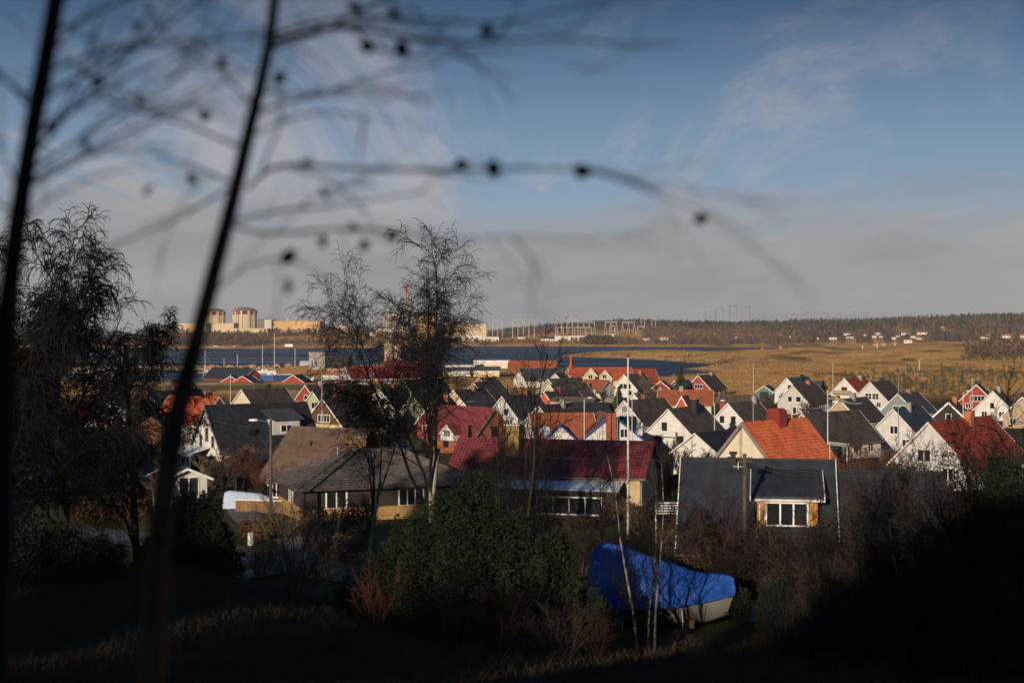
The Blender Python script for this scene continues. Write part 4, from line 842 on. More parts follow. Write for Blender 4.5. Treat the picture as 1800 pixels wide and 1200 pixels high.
# orange tiled house with two cream cross gables
F = house('orange tiled house with two cream cross gables by the water', 998, 646, 78, 9.5, 22, 3.2, 40, 'wall_cream', 'tile_orange', D=490, chim=None)
r = F['root']; zr = F['zr']
for i, (yy, w) in enumerate(((6.0,6.4),(11.0,5.2))):
    T2 = Matrix.Translation((6.2,yy,0)) @ Matrix.Rotation(R(90), 4, 'Z')
    F2 = volume(r, w, 5.5, 3.6, 48, 'wall_cream', 'tile_orange', T=T2, zb=-1, backtrim=False); add_window(r, F2['f'], 0, 3.6, 1.4, 1.3, 2)
MB().lathe([(1.5,-1),(1.1,1.0),(.5,2.4),(.42,5.0),(.5,5.0),(.5,5.3)], 12, (0,.8,zr-1.2)).build('chimney', 'tile_orange', F['roof'])
T2 = Matrix.Translation((.5,22.6,-.3)); F2 = volume(r, 8.6, 8, 3.0, 42, 'wall_red', 'tile_redbright', T=T2, zb=-1)
# ------------------------------------------------------------------ harbour, works and power station
def block(label, px0, px1, ytop, D, depth, wall, roof, rz=0, name='warehouse', cat='building', roof_h=.35, parapet=0.0, wins=(), doors=(), shallow=0.0, group=None, split=None):
    """flat or shallow-pitched block; px0..px1 its front width, ytop its eave row"""
    a = P(px0, ytop, D); b = P(px1, ytop, D); w = b.x-a.x; g = min(ground(a.x, D), ground(b.x, D), ground((a.x+b.x)/2, D+depth))
    g = max(g, .3); h = a.z-g
    r = empty(name, (a.x, D, g), R(rz), label, cat, group)
    MB().box(0, w, 0, depth, -1, h).build('wall', wall, r)
    if split: MB().box(-.05, w+.05, -.06, depth+.05, -1, h*split[1]).build('plinth', split[0], r)
    if shallow:
        MB().prism([(-.5,-.5,h),(-.5,depth+.5,h),(-.5,depth/2,h+shallow)], (0,0,0), (w+1,0,0)).build('roof', roof, r)
    else: MB().box(-.3, w+.3, -.3, depth+.3, h, h+roof_h).build('roof', roof, r)
    for (f0, f1, v0, v1, c) in wins:
        add_window(r, lambda u, v, n: (u, -n, v), w*(f0+f1)/2, h*v0, w*(f1-f0), h*(v1-v0), c, 1, fr=.15)
    for (f0, f1, v1, mt) in doors: MB().box(w*f0, w*f1, -.08, -.01, -.5, h*v1).build('door', mt, r)
    return r, w, h
def barn(label, px, py, D, a, W, L, hw, p, wall, roof, **k):
    q = P(px, py, D); zr = hw+W/2*math.tan(R(p))
    return house(label, px, py, a, W, L, q.z-max(ground(q.x, D), .4)-W/2*math.tan(R(p)), p, wall, roof, D=D, **k)

# works by the water
block('long cream flat shed with pale roof edge at the waterfront', 833, 896, 637, 800, 24, 'plaster_cream', 'roof_pale', wins=[(.08,.28,.35,.7,1)], roof_h=1.1)
block('low cream warehouse with grey shallow roof and yellow base', 832, 878, 651, 640, 22, 'plaster_cream', 'metal_grey', shallow=1.6, split=('yellow_paint', .18))
block('pale gabled warehouse end beside the grey shallow roof', 779, 827, 652, 648, 20, 'plaster_white', 'metal_grey', shallow=1.6)
block('small orange clad hall beside the cream warehouse', 783, 834, 643, 790, 20, 'wall_cream', 'roof_pale')
barn('long rust orange roofed warehouse near the bay', 894, 634, 690, 82, 17, 23, 4, 42, 'brick_orange', 'tile_orange_dim', name='warehouse', cat='building', trim='trim_dark')
barn('white gabled hall with long slate roof before the rust warehouse', 912, 648, 520, 62, 9.5, 26, 4, 40, 'plaster_white', 'tile_slate', name='hall', cat='building', gable=('wall_red_bright', 5.2), trim='trim_grey', rwin=[(6,1.5,1.4,1.4,2),(12,1.5,1.4,1.4,2)])
barn('long white hall with dark red metal roof behind the birch', 606, 645, 590, 62, 13, 42, 4, 34, 'plaster_white', 'metal_red', name='hall', cat='building', trim='white', tile='m', rwin=[(9,1.2,1.6,1.6,2),(22,1.2,1.6,1.6,2)])
barn('rust tiled warehouse roof behind the white hall', 672, 634, 780, 82, 15, 19, 4, 38, 'brick_orange', 'tile_orange_dim', name='warehouse', cat='building', trim='trim_dark')
block('orange brick harbour building under the dark hall', 574, 604, 648, 680, 12, 'brick_orange', 'metal_grey', wins=[(.1,.25,.55,.85,1),(.4,.55,.55,.85,1),(.7,.85,.55,.85,1)])
block('low white wall building in front of the orange brick', 568, 606, 661, 600, 6, 'plaster_white', 'roof_pale')
block('big dark clad hall above the orange brick', 574, 612, 627, 720, 18, 'wall_dark', 'felt_dark')
r, w, h = block('grey concrete harbour tower block with dark windows', 543, 571, 619, 760, 14, 'concrete', 'metal_grey', wins=[(.15,.25,.15,.55,1),(.4,.5,.15,.55,1)])
block('sunny yellow gabled store beside the grey tower', 527, 546, 641, 850, 12, 'wall_yellow', 'roof_pale', shallow=2.2)
for i, (px, w, top) in enumerate(((683,15,603),(700,13,606))):
    D = 800; q = P(px, top, D); g = ground(q.x, D); rad = w/2/FPX*D
    r = empty('silo', (q.x, D, g), 0, ('cream concrete silo left of its twin behind the birch', 'cream concrete silo right of its twin behind the birch')[i], 'silo', 'harbour silos')
    MB().lathe([(rad,-1),(rad,q.z-g-.6),(rad*.9,q.z-g)], 20).build('shaft', 'concrete_warm', r); MB().lathe([(rad*.4,0),(rad*.4,1.2)], 10, (0,0,q.z-g)).build('hatch', 'steel', r)
# red boat sheds
barn('red boat shed with white verges at the basin corner', 405, 661, 575, 6, 8.5, 8, 4, 30, 'wall_red', 'felt_dark', name='boat_shed', cat='shed', tile='f')
barn('red boat shed right of the basin corner shed', 426, 661, 572, 12, 8.5, 9, 4, 30, 'wall_red', 'felt_dark', name='boat_shed', cat='shed', tile='f')
barn('long red boathouse with black roof and white verge', 447, 647, 600, -52, 11, 26, 4, 38, 'wall_red', 'felt_dark', name='boathouse', cat='shed', tile='f', lwin=[(4,1.5,1.4,1.2,2)])
barn('red shed with small white lamp at its gable, right of the blue roof', 515, 659, 560, 14, 8.4, 9, 4, 32, 'wall_red', 'felt_dark', name='boat_shed', cat='shed', tile='f')
barn('red shed with blue grey roof between the boathouse and red gable', 479, 659, 574, 80, 8.0, 6.6, 4, 26, 'wall_red', 'metal_blue', name='boat_shed', cat='shed', tile='f')

# stone mole, timber pier, mooring piles
def mole():
    rng = np.random.default_rng(4); n = 900; px = rng.uniform(-150, 560, n); D = np.interp(px, [-150,300,470,560],[835,835,850,905])+rng.normal(0, 4.5, n)
    pts = np.stack([(px-900)/FPX*D, D, 1.4-np.abs(D-np.interp(px, [-150,300,470,560],[835,835,850,905]))*.22+rng.random(n)*.5], 1)
    scatter_rocks('breakwater', pts, .9, 2.6, 'rock', 'tan rubble breakwater across the harbour mouth', 12)
mole()
r = empty('pier', (0,0,0), 0, 'sunlit timber pier running in front of the breakwater', 'pier')
for i in range(40):
    x0 = (-30+i*13-900)/FPX*800; MB().box(x0, x0+4.0, 798, 801, 1.35, 1.65).build('deck_board', 'wood_pale', r)
for i in range(0, 40, 3):
    x0 = (-30+i*13-900)/FPX*800; MB().tube((x0+.5,798.3,-2),(x0+.5,798.3,2.2),.2,n=6).build('pile', 'wood', r)
ORD = 'first second third fourth fifth sixth seventh eighth ninth tenth eleventh twelfth thirteenth fourteenth'.split(); MP = (372,381,386,394,397,400,358,62,130,255,280)
for i, px in enumerate(MP):
    D = (640,655,650,720,722,724,705,700,690,735,740)[i]; x = (px-900)/FPX*D
    tag(MB().tube((x,D,-2),(x,D,(4.2,3.6,4.0,9.5,5,5,3.5,5,6,6,6)[i]),.32,.26,n=7).build('mooring_post', 'wood_pale'), 'weathered mooring post in the harbour basin, '+ORD[sorted(MP).index(px)]+' from the left', 'post', 'mooring posts in the basin')

def hull_mesh(m, L, B, Hh, n=9, flare=.75, sheer=.25):
    """pointed boat hull lofted from stern (x=0) to bow (x=L)"""
    secs = []
    for i in range(n):
        t = i/(n-1); w = B/2*(1-max(0, (t-.35)/.65)**2.2)*(.86+.14*min(1, t*4)); w = max(w, .02); sh = Hh*(1+sheer*(t**2))
        ox = L*t; rake = .16*L*max(0, t-.6)/.4
        secs.append([(ox+rake*.6, 0, 0 if t < .85 else Hh*(t-.85)*2.2), (ox, w*flare*.6, Hh*.18+ (0 if t<.85 else Hh*(t-.85)*2)), (ox+rake*.2, w*flare, Hh*.5), (ox+rake*.5, w, sh)])
    vs = []; fs = []
    for s in secs: vs += [(x, -y, z) for x, y, z in reversed(s)][:-1]+[s[0]]+[p for p in s[1:]]
    k = 7
    for i in range(n-1):
        for j in range(k-1): fs.append((i*k+j, i*k+j+1, (i+1)*k+j+1, (i+1)*k+j))
    fs.append(tuple(range(k-1, -1, -1)))
    for i in range(n-1): fs.append((i*k, (i+1)*k, (i+1)*k+k-1, i*k+k-1))
    m.add(vs, fs)
def yacht(label, px, D, z, L, rz, mast, hullm='hull', cabin='white', cover=None, group='boats in the harbour'):
    x = (px-900)/FPX*D; r = empty('sailing_boat' if mast else 'motor_boat', (x, D, z), R(rz), label, 'boat', group)
    m = MB(Matrix.Translation((-L/2,0,0))); hull_mesh(m, L, L*.30, L*.13); m.build('hull', hullm, r)
    c = MB().hexa([(-L*.18,-L*.09,L*.12),(L*.16,-L*.08,L*.12),(L*.16,L*.08,L*.12),(-L*.18,L*.09,L*.12),(-L*.14,-L*.07,L*.20),(L*.06,-L*.06,L*.20),(L*.06,L*.06,L*.20),(-L*.14,L*.07,L*.20)]).build('cabin', cabin, r)
    MB().box(-L*.10,L*.03,-L*.078,L*.078,L*.145,L*.175).build('cabin_window', 'glass', c)
    if mast: 
        MB().tube((L*.06,0,L*.12),(L*.06,0,mast),.16,.12,n=6).build('mast', 'metal_pole', r); MB().tube((L*.05,0,L*.27),(-L*.34,0,L*.25),.12,n=6).build('boom', 'metal_pole', r)
        MB().tube((L*.5,0,L*.16),(L*.06,0,mast*.97),.03,n=3).tube((-L*.48,0,L*.15),(L*.06,0,mast*.97),.03,n=3).build('stay', 'steel', r)
    if cover: MB().prism([(-L*.5,-L*.16,L*.13),(-L*.5,L*.16,L*.13),(-L*.5,0,L*.30)], (0,0,0), (L*.95,0,0)).build('cover', cover, r)
    return r
yacht('large white sailing yacht laid up behind the black boathouse', 479, 640, 1.6, 14, 8, 20.5, 'white')
yacht('white yacht hull behind the tall mast, propped on the quay', 464, 700, 1.8, 12, 186, 14.5, 'white')
yacht('boat under a blue winter cover beside the blue grey roof', 480, 588, 2.0, 10, 12, 0, 'hull', cover='tarp_blue_harbour')
for i, (px, D, L, mst, lab) in enumerate(((362,760,8,13.0,'small yacht moored at the pier left of two motor boats'),(377,762,6,0,'white motor boat moored under the sunlit pier'),(388,764,6,0,'second white motor boat along the pier'),(416,790,7,10,'small yacht beyond the pier end by the sheds'),
        (341,618,6.5,0,'pale motor boat at the quay by the foreground trunk'),(517,800,9,13,'single masted yacht left of the yellow store'),(133,740,9,14,'masted yacht at the left between the birch trunks'),(158,742,9,13,'masted yacht right of the first at the left'),(92,720,8,11,'yacht at the far left of the marina'),(185,700,9,9,'yacht with a short mast at the left marina'),(213,780,8,12,'yacht beyond the left birch branches'),(125,672,9,0,'white motor cruiser laid up at the left'),(165,668,10,0,'long white motor cruiser right of the laid up one'),(210,672,6,0,'small orange lit motor boat in the left basin'))):
    yacht(lab, px, D, .1 if D > 640 else .4, L, random.Random(i).choice((0,10,180,172,25)), mst)
yacht('white boat lying at the far shore left of the pilings', 380, 1755, .1, 17, 0, 0, 'white'); yacht('pale boat at the far shore below the reactors', 412, 1740, .1, 15, 180, 0, 'hull')
r = empty('jetty', (P(497,612,1760).x,1760,0), 0, 'short pale jetty with a white boathouse on the far shore', 'jetty')
MB().box(-12,18,-2,2,.6,1.2).build('deck', 'wood_pale', r); MB().box(3,13,-3,3,.9,5.2).build('hut', 'white', r); MB().box(-10,-9,-1,0,-2,.6).box(16,17,-1,0,-2,.6).build('pile', 'wood', r)

# power station
def reactor(px, top, D, label, rpx=21):
    q = P(px, top, D); g = ground(q.x, D); rad = rpx/FPX*D; h = q.z-g-rad*.24
    r = empty('reactor_building', (q.x, D, g), 0, label, 'reactor', 'reactor buildings')
    MB().lathe([(rad*.985,-2),(rad*.985,h*.80)], 48).build('drum', 'concrete_warm', r)
    band = MB().lathe([(rad*1.01,h*.80),(rad*1.01,h),(rad*.9,h)], 48).build('parapet_band', 'band_red', r)
    MB().lathe([(rad*.92,h-.5),(rad*.80,h+rad*.10),(rad*.55,h+rad*.19),(rad*.28,h+rad*.23),(.5,h+rad*.24)], 40).build('dome', 'dome_grey', r)
    for an in (-128,-96,-62,-28,-158):
        c, s = math.cos(R(an)), math.sin(R(an)); T = Matrix.Rotation(R(an), 4, 'Z')
        MB(T).box(rad*.95, rad*1.05, -rad*.085, rad*.085, -2, h*.97).build('buttress', 'concrete_warm', r)
    MB(Matrix.Rotation(R(-112), 4, 'Z')).box(rad*.97, rad*1.03, -rad*.05, rad*.05, -2, h*.8).build('shaft', 'concrete', r)
    MB(Matrix.Rotation(R(-84), 4, 'Z')).box(rad*1.0, rad*1.02, -rad*.13, rad*.13, h*.84, h*.95).build('vent_louvre', 'black', r)
mat('band_red', (.20,.055,.04), .8, .1, .1); mat('dome_grey', (.20,.15,.125), .8, .1, .1)
reactor(430.5, 540, 2350, 'domed reactor building with red band right of its twin'); reactor(377, 542, 2350, 'domed reactor building with red band partly behind the dark trunk', 19)
DP = 2300; mat('hall_ochre', (.60,.39,.18), .85, .05, .02)
block('low concrete annexe between the two reactor domes', 377, 411, 568, DP-60, 40, 'concrete_warm', 'metal_grey', name='annexe')
block('low pale service building left of the reactors', 311, 362, 568, DP-80, 40, 'concrete_warm', 'metal_grey', name='service_building')
block('pale plinth building below the right reactor dome', 405, 470, 577, DP-90, 30, 'concrete_warm', 'concrete', name='annexe')
block('dark topped grey block behind the right dome', 452, 466, 561, DP, 30, 'metal_grey', 'black', name='annexe')
r, w, h = block('long ochre turbine hall beside the reactors', 476, 562, 564, DP-70, 60, 'hall_ochre', 'metal_grey', name='turbine_hall', wins=[(.0+.01,.07,.62,.80,1),(.03,.06,.05,.3,1)])
for i in range(1, 14): MB().box(w*i/14-.25, w*i/14+.25, -.5, -.02, 0, h-1).build('cladding_rib', 'hall_ochre', r)
for f in (.30, .60): MB().box(w*f, w*f+3, 10, 14, h, h+5).build('roof_vent', 'concrete_warm', r)
block('bright gabled end block left of the ochre turbine hall', 465, 477, 562, DP-75, 50, 'plaster_cream', 'concrete_warm', name='end_block')
block('long low cream building right of the turbine hall', 563, 612, 573, DP, 30, 'concrete_warm', 'metal_grey', name='service_building')
r, w, h = block('tall ribbed pale reactor block behind the birch', 673, 718, 549, DP, 50, 'concrete', 'concrete', name='reactor_block')
for i in range(11): MB().box(w*(i+.3)/11, w*(i+.62)/11, -1.2, -.05, 0, h-.5).build('rib', 'plaster_cream', r)
block('dark crowned ochre block behind the birch crown', 733, 764, 556, DP+10, 40, 'hall_ochre', 'trim_dark', name='reactor_block', roof_h=5)
block('long ochre concrete hall behind the birch branches', 782, 855, 569, DP-20, 40, 'concrete_warm', 'metal_grey', name='turbine_hall')
block('low pale works buildings along the far shore', 675, 790, 590, 2050, 20, 'concrete', 'metal_grey', name='works_building')
block('long white shed on the far shore right of the birch', 841, 877, 592, 2150, 16, 'plaster_white', 'metal_grey', name='shed', wins=[(.3,.36,.2,.6,1),(.5,.56,.2,.6,1)])
block('grey roofed white works hall left of the white shed', 795, 848, 588, 2060, 20, 'plaster_white', 'metal_grey', name='works_hall')
block('small white tank house catching the sun', 650, 662, 585, 2060, 8, 'white', 'roof_pale', name='tank_house')
block('cream stair tower left of the ribbed block', 661, 673, 578, DP, 12, 'concrete_warm', 'concrete', name='stair_tower')
block('long dark roofed school building with white walls across the bay', 975, 1035, 590, 2150, 16, 'plaster_white', 'black', name='hall', wins=[(.47,.53,.1,.75,1),(.60,.66,.1,.75,1),(.72,.78,.1,.75,1),(.84,.90,.1,.75,1)])
block('pale block on the slope above the long dark roof', 999, 1018, 580, 2450, 12, 'plaster_cream', 'roof_pale', name='works_building')
# red tipped ventilation stack
q = P(709, 500, DP); g = ground(q.x, DP); r = empty('stack', (q.x, DP+60, g), 0, 'slender orange ventilation stack with red tip above the birch', 'chimney'); h = q.z-g
for i in range(6): MB().lathe([(2.0-.12*i,h*i/6),(1.9-.12*i,h*(i+1)/6)], 10).build('stack_section', ('brick_orange','concrete_warm')[i % 2] if i < 5 else 'red_paint', r)
MB().lathe([(2.4,h-9),(2.4,h)], 10).build('tip', 'red_paint', r)

# switchyard gantries and pylons
mat('gantry', (.40,.34,.29), .8, .1, .1); mat('pylon_steel', (.20,.17,.15), .8, .1, .1)
def portal(px0, px1, top, bot, legs, label, D=2300, aframe=False, spikes=True, group='switchyard gantries', name='gantry', th=.5, cat='gantry', beam=None):
    a = P(px0, top, D); b = P(px1, top, D); g = ground((a.x+b.x)/2, D); z0 = min(g, P(px0, bot, D).z)-1; H_ = a.z
    r = empty(name, ((a.x+b.x)/2, D, g), 0, label, cat, group); w = (b.x-a.x)/2
    gm = 'pylon_steel' if name == 'pylon' else 'gantry'
    for i in range(legs):
        x = -w+2*w*i/(legs-1)
        if aframe:
            for s in (-1, 1): MB().tube((x+s*2.6,0,z0-g),(x,0,H_-g),th*.8,th*.6,n=4).build('leg', gm, r)
        else: MB().box(x-th,x+th,-th,th,z0-g,H_-g).build('leg', gm, r)
        if spikes: MB().tube((x,0,H_-g),(x,0,H_-g+5),.25,.12,n=4).build('spike', 'gantry', r)
    MB().box(-w-th,w+th,-th,th,H_-g-(beam or .9),H_-g+.3).build('beam', gm, r)
GL = ['tall three legged switchyard gantry nearest the birch','wide five legged switchyard gantry with spikes left of the shore house','five legged switchyard gantry above the long dark roof','row of lower A frame gantries behind the five legged one','A frame gantry with three peaks in the middle of the yard','A frame gantry with three peaks at the right of the yard','small low gantry at the right end of the yard','small low gantry between the two A frames','tall twin pole gantry against the pines','second tall twin pole gantry against the pines','short gantry behind the low A frames']
portal(866, 883, 562, 584, 3, GL[0]); portal(901, 939, 561, 585, 5, GL[1], th=.6); portal(977, 1016, 561, 580, 5, GL[2], th=.6)
portal(1026, 1045, 566, 578, 3, GL[3], aframe=True); portal(1064, 1084, 566, 580, 3, GL[4], aframe=True, th=.6); portal(1094, 1115, 566, 580, 3, GL[5], aframe=True, th=.6)
portal(1121, 1131, 573, 580, 2, GL[6], aframe=True, spikes=False); portal(1072, 1080, 572, 578, 2, GL[7], spikes=False); portal(1127, 1133, 553, 570, 2, GL[8], D=2420, spikes=False); portal(1146, 1152, 556, 570, 2, GL[9], D=2420, spikes=False); portal(980, 1040, 575, 581, 7, GL[10], spikes=False)
for i, (x0, x1, t, b) in enumerate(((1258,1271,540,566),(1282,1295,537,566),(1304,1318,539,566))):
    portal(x0, x1, t, b, 2, ('tall portal pylon leftmost of three on the wooded ridge','tall portal pylon middle of three on the wooded ridge','tall portal pylon rightmost of three on the wooded ridge')[i], D=2900, group='portal pylons on the ridge', name='pylon', cat='pylon', th=.42, spikes=False)
for i, x in enumerate((1238,1250,1335,1381,1392,1406,1418,1432,1445,1456,1470,1487,1500,1515)):
    portal(x, x+(9 if i % 3 else 3), 548+(i*7 % 6), 572, 2, ORD[i]+' faint distant pylon from the left above the wooded ridge', D=3300, group='faint pylons behind the ridge', name='pylon', cat='pylon', th=.32, spikes=False)
def wires(label, pts, sag, r_, n=10, name='power_line'):
    m = MB()
    for a, b in zip(pts[:-1], pts[1:]):
        a = Vector(a); b = Vector(b); pr = a
        for i in range(1, n+1):
            t = i/n; p = a.lerp(b, t)-Vector((0,0,sag*4*t*(1-t))); m.tube(pr, p, r_, n=3, cap=False); pr = p
    return tag(m.build(name, 'steel'), label, 'cable')
wires('high voltage lines sagging above the ridge', [P(1120,556,2500),P(1265,545,2900),P(1400,552,3300),P(1520,553,3300)], 6, .16)
wires('lower high voltage lines from the switchyard to the ridge', [P(1045,563,2400),P(1265,553,2900),P(1480,557,3300)], 6, .16)

# leading marks on the heath
for i, (px, py) in enumerate(((1340,610),(1372,607),(1395,609),(1516,604),(1542,601),(1573,603))):
    D = 1650; q = P(px, py, D); g = ground(q.x, D); s = (.7,1.05,.65,.7,1.05,.75)[i]
    r = empty('leading_mark', (q.x, D, g), 0, ('left','tall middle','right','left','tall middle','right')[i]+' orange leading mark of the '+('three at the water inlet','three on the open heath')[i//3], 'sea mark', 'orange leading marks')
    MB().box(-.3,.3,-.3,.3,-.5,3.5*s).build('post', 'white', r); MB().hexa([(-1.9*s,-.2,3*s),(1.9*s,-.2,3*s),(1.9*s,.1,3*s),(-1.9*s,.1,3*s),(-.9*s,-.2,6.4*s),(.9*s,-.2,6.4*s),(.9*s,.1,6.4*s),(-.9*s,.1,6.4*s)]).build('board', 'orange_paint', r)

# far houses at the wood's edge
FHPOS = []
def far_house(px, py, w, h, label, roofm='tile_darkbrown', wallm='wall_white', D=1900):
    for D in range(1760, 2700, 10):
        q = P(px, py, D); g = ground(q.x, D)
        if g >= q.z: break
    FHPOS.append((px, w, D))
    Wd = w/FPX*D
    r = empty('cottage', (q.x, D, g), R(random.Random(px).uniform(-25, 25)), label, 'house', 'cottages across the bay')
    MB().box(-Wd/2,Wd/2,0,7,-2,h).build('wall', wallm, r); MB().prism([(-Wd/2-.4,-.5,h),(-Wd/2-.4,7.5,h),(-Wd/2-.4,3.5,h+2.6)], (0,0,0), (Wd+.8,0,0)).build('roof', roofm, r)
    for f in (-.28, .2): MB().box(Wd*f,Wd*f+Wd*.14,-.06,-.01,h*.35,h*.75).build('window', 'glass', r)
FH = [(918,596,11,3.6,'cream cottage on the shore below the wide gantry','tile_black'),(958,599,14,3.2,'low white cottage left of the long dark roof','tile_black'),(972,599,10,3,'small white hut beside the low white cottage','tile_black'),(1076,592,7,4.5,'white peaked house among dark spruces','tile_darkbrown'),(1139,598,12,3,'pale cottage on the shore right of the spruces','tile_brown'),(1168,598,13,3.4,'white cottage with red roof at the wood edge','tile_orange'),
  (1298,595,9,3,'grey roofed house half hidden in the brown wood','tile_slate'),(1385,594,10,3,'pale house among the trees left of the white cluster','tile_slate'),(1437,597,5,2.5,'tiny white hut at the wood edge','tile_brown'),(1464,597,13,3.2,'long white house leading the cluster under the wood','tile_brown'),(1489,590,11,3.4,'white house set higher behind the long white one','tile_brown'),(1496,595,10,3,'grey walled house below the higher white one','tile_slate'),(1520,591,5,3,'small cream house in the gap of the trees','tile_brown'),(1537,594,7,3.4,'white house beside its slightly higher neighbour','tile_slate'),(1543,589,9,3.4,'white two part house highest of the cluster','tile_brown'),(1548,594,6,3,'white gabled annexe right of the cluster centre','tile_slate'),(1571,597,7,3,'white cottage standing alone before the trees','tile_brown'),(1579,593,8,3,'tan cottage behind the lone white one','tile_brown'),(1590,589,12,3.6,'brown house with broad roof at the trees','tile_darkbrown'),(1605,594,8,3,'grey cottage right of the brown house','tile_slate'),(1622,588,18,3.2,'long cream house at the right of the cluster','tile_brown'),
  (1596,603,14,4.2,'white farmhouse out on the open heath','tile_brown'),(1617,597,7,3,'pinkish cottage by the dark trees','tile_orange'),(1728,595,7,2.6,'low pale hut at the right wood edge','tile_brown'),(1736,596,6,2.4,'second low hut at the right wood edge','tile_brown'),(1769,594,13,3,'pale cabin with red roof at the right wood edge','tile_orange'),(1800,594,12,3,'pale cabin at the right picture edge','tile_orange'),(1657,577,4,2.6,'lone bright house high in the right wood','tile_brown')]
for t in FH: far_house(*t)
tag(MB().box(*[v for v in (P(1535,599,1890).x, P(1542,599,1890).x)], 1890, 1893, ground(P(1538,599,1890).x,1890), ground(P(1538,599,1890).x,1890)+3).build('shed', 'wood_pale'), 'sunlit wooden shed before the white cluster', 'shed')
tag(MB().box(*[v for v in (P(1549,599,1890).x, P(1557,599,1890).x)], 1890, 1893, ground(P(1553,599,1890).x,1890), ground(P(1553,599,1890).x,1890)+3).build('shed', 'wood_pale'), 'second sunlit wooden shed right of the first', 'shed')
# ------------------------------------------------------------------ poles, lamps, boat, cars and other things in the village
def flagpole(px, top, D, label, r0=.06, flag=False, cap='metal_pole', mt='metal_pole', base=None):
    q = P(px, top, D); g = ground(q.x, D) if base is None else base
    r = empty('flagpole', (q.x, D, g), 0, label, 'flagpole', 'flagpoles'); h = q.z-g
    MB().tube((0,0,-.3),(0,0,h),r0,r0*.55,n=8).build('pole', mt, r); MB().lathe([(.01,0),(r0*1.1,.05),(r0*1.1,.14),(.01,.2)], 8, (0,0,h)).build('knob', cap, r)
    MB().tube((r0*1.4,0,.9),(r0*.9,0,h-.1),.008,n=3).build('halyard', 'rope', r)
    if flag:
        # long pennant streaming to the right
        n = 14; Lf = 3.3
        def strip_(nm, mt_, z0, z1, x0=0, x1=1, off=0):
            vs = []; fs = []
            for i in range(n+1):
                t = x0+(x1-x0)*i/n; w = .48*(1-t*.7); x = Lf*t; y = .18*math.sin(t*9); zc = h-.55-.55*t+.10*math.sin(t*7)
                for o in (-.012-off, .012+off): vs += [(x, y+o, zc+w*z0), (x, y+o, zc+w*z1)]
            for i in range(n):
                b = i*4; fs += [(b,b+4,b+5,b+1),(b+2,b+3,b+7,b+6),(b,b+2,b+6,b+4),(b+1,b+5,b+7,b+3)]
            MB().add(vs, fs).build(nm, mt_, r)
        strip_('pennant', 'flag_blue', -.5, .5); strip_('pennant_stripe', 'flag_yellow', -.14, .14, 0, 1, .006); strip_('pennant_cross', 'flag_yellow', -.5, .5, .24, .32, .009)
    return r
flagpole(1104, 628, 100, 'tall white flagpole in front of the dark red pantile roof', .10, cap='trim_dark')
flagpole(1111, 690, 150, 'second thinner white flagpole just right of the tall one', .06)
flagpole(566, 655, 170, 'white flagpole in front of the brown gable', .06); flagpole(405, 660, 215, 'white flagpole standing before the lawn by the villa', .075)
flagpole(1464, 640, 250, 'bare white flagpole left of the red roofed balcony house', .06); flagpole(1455, 690, 138, 'white flagpole flying a long blue and yellow pennant', .075, True)
flagpole(1324, 638, 260, 'thin pale flagpole beside the green garage', .05); flagpole(1579, 662, 180, 'grey pole with dark top before the grey-green gable', .075, cap='black', mt='steel')
flagpole(1709, 668, 170, 'white flagpole before the red row-window gable', .05); flagpole(680, 685, 220, 'white flagpole before the green windowed house', .05); flagpole(1085, 684, 200, 'short thin pole left of the tall flagpole', .04)
flagpole(641, 668, 330, 'pale flagpole by the yellow grass behind the birch', .06)

def lamp(px, top, D, label, arm=-1.0, wood=False, r0=.07):
    q = P(px, top, D); g = ground(q.x, D); h = q.z-g
    r = empty('street_lamp', (q.x, D, g), 0, label, 'street lamp', 'street lamps')
    MB().tube((0,0,-.3),(0,0,h),r0,r0*.8,n=8).build('post', 'wood_pole' if wood else 'metal_pole', r)
    z = h-.25 if wood else h
    MB().poly([(0,-.05,z-.1),(arm*.3,-.05,z+.18),(arm*.8,-.05,z+.25)], .03, 6).build('arm', 'steel', r)
    m = MB(); s = 1 if arm > 0 else -1
    m.lathe([(.02,-.10),(.13,-.07),(.17,0),(.12,.09),(.02,.12)], 10); 
    for i, v in enumerate(m.v): m.v[i] = (arm*.8+s*.25+v[0]*2.2, -.05+v[1], z+.24+v[2])
    m.build('lamp_head', 'white', r)
lamp(476, 738, 103, 'tall concrete lamp post with arm before the tan tile roof', -1.25, True, .13)
lamp(1027, 702, 200, 'street lamp with bright head in the middle gardens', .7); lamp(1256, 707, 200, 'street lamp left of the bright white gable', 1.1); lamp(1392, 724, 178, 'street lamp curving left behind the orange roof', -1.2); lamp(1616, 632, 620, 'tall lone lamp post out on the heath', .8, r0=.16); lamp(1693, 690, 210, 'street lamp by the red row-window house', .7)

# wooden utility pole and its lines
q = P(1309, 797, 78); g = ground(q.x, 78); r = empty('utility_pole', (q.x, 78, g), 0, 'weathered utility pole standing before the dark felt roof', 'utility pole'); h = q.z-g
MB().tube((0,0,-.4),(0,0,h),.14,.11,n=10).build('pole', 'wood_pole', r); MB().box(-.4,.42,-.06,.06,h-.48,h-.40).build('crossarm', 'wood_pole', r)
for x in (-.36, -.2, .22, .38): MB().lathe([(.03,0),(.06,.05),(.05,.18),(.02,.22)], 8, (x,0,h-.38)).build('insulator', 'trim_dark', r)
MB().box(-.16,.14,-.26,-.1,h-1.1,h-.75).build('junction_box', 'trim_dark', r)
tp = Vector((q.x, 78, g+h-.4)); wires('drooping service lines from the utility pole over the dormer', [tp, tp+Vector((6.5,6,-1.2))], .5, .012, name='service_cable')
wires('service line running left from the utility pole past the roof', [tp, Vector((-30, 118, 17.5))], 1.2, .006, name='service_cable'); wires('service line from the utility pole to the right thicket', [tp, Vector((26, 66, 17.8))], .8, .012, name='service_cable')
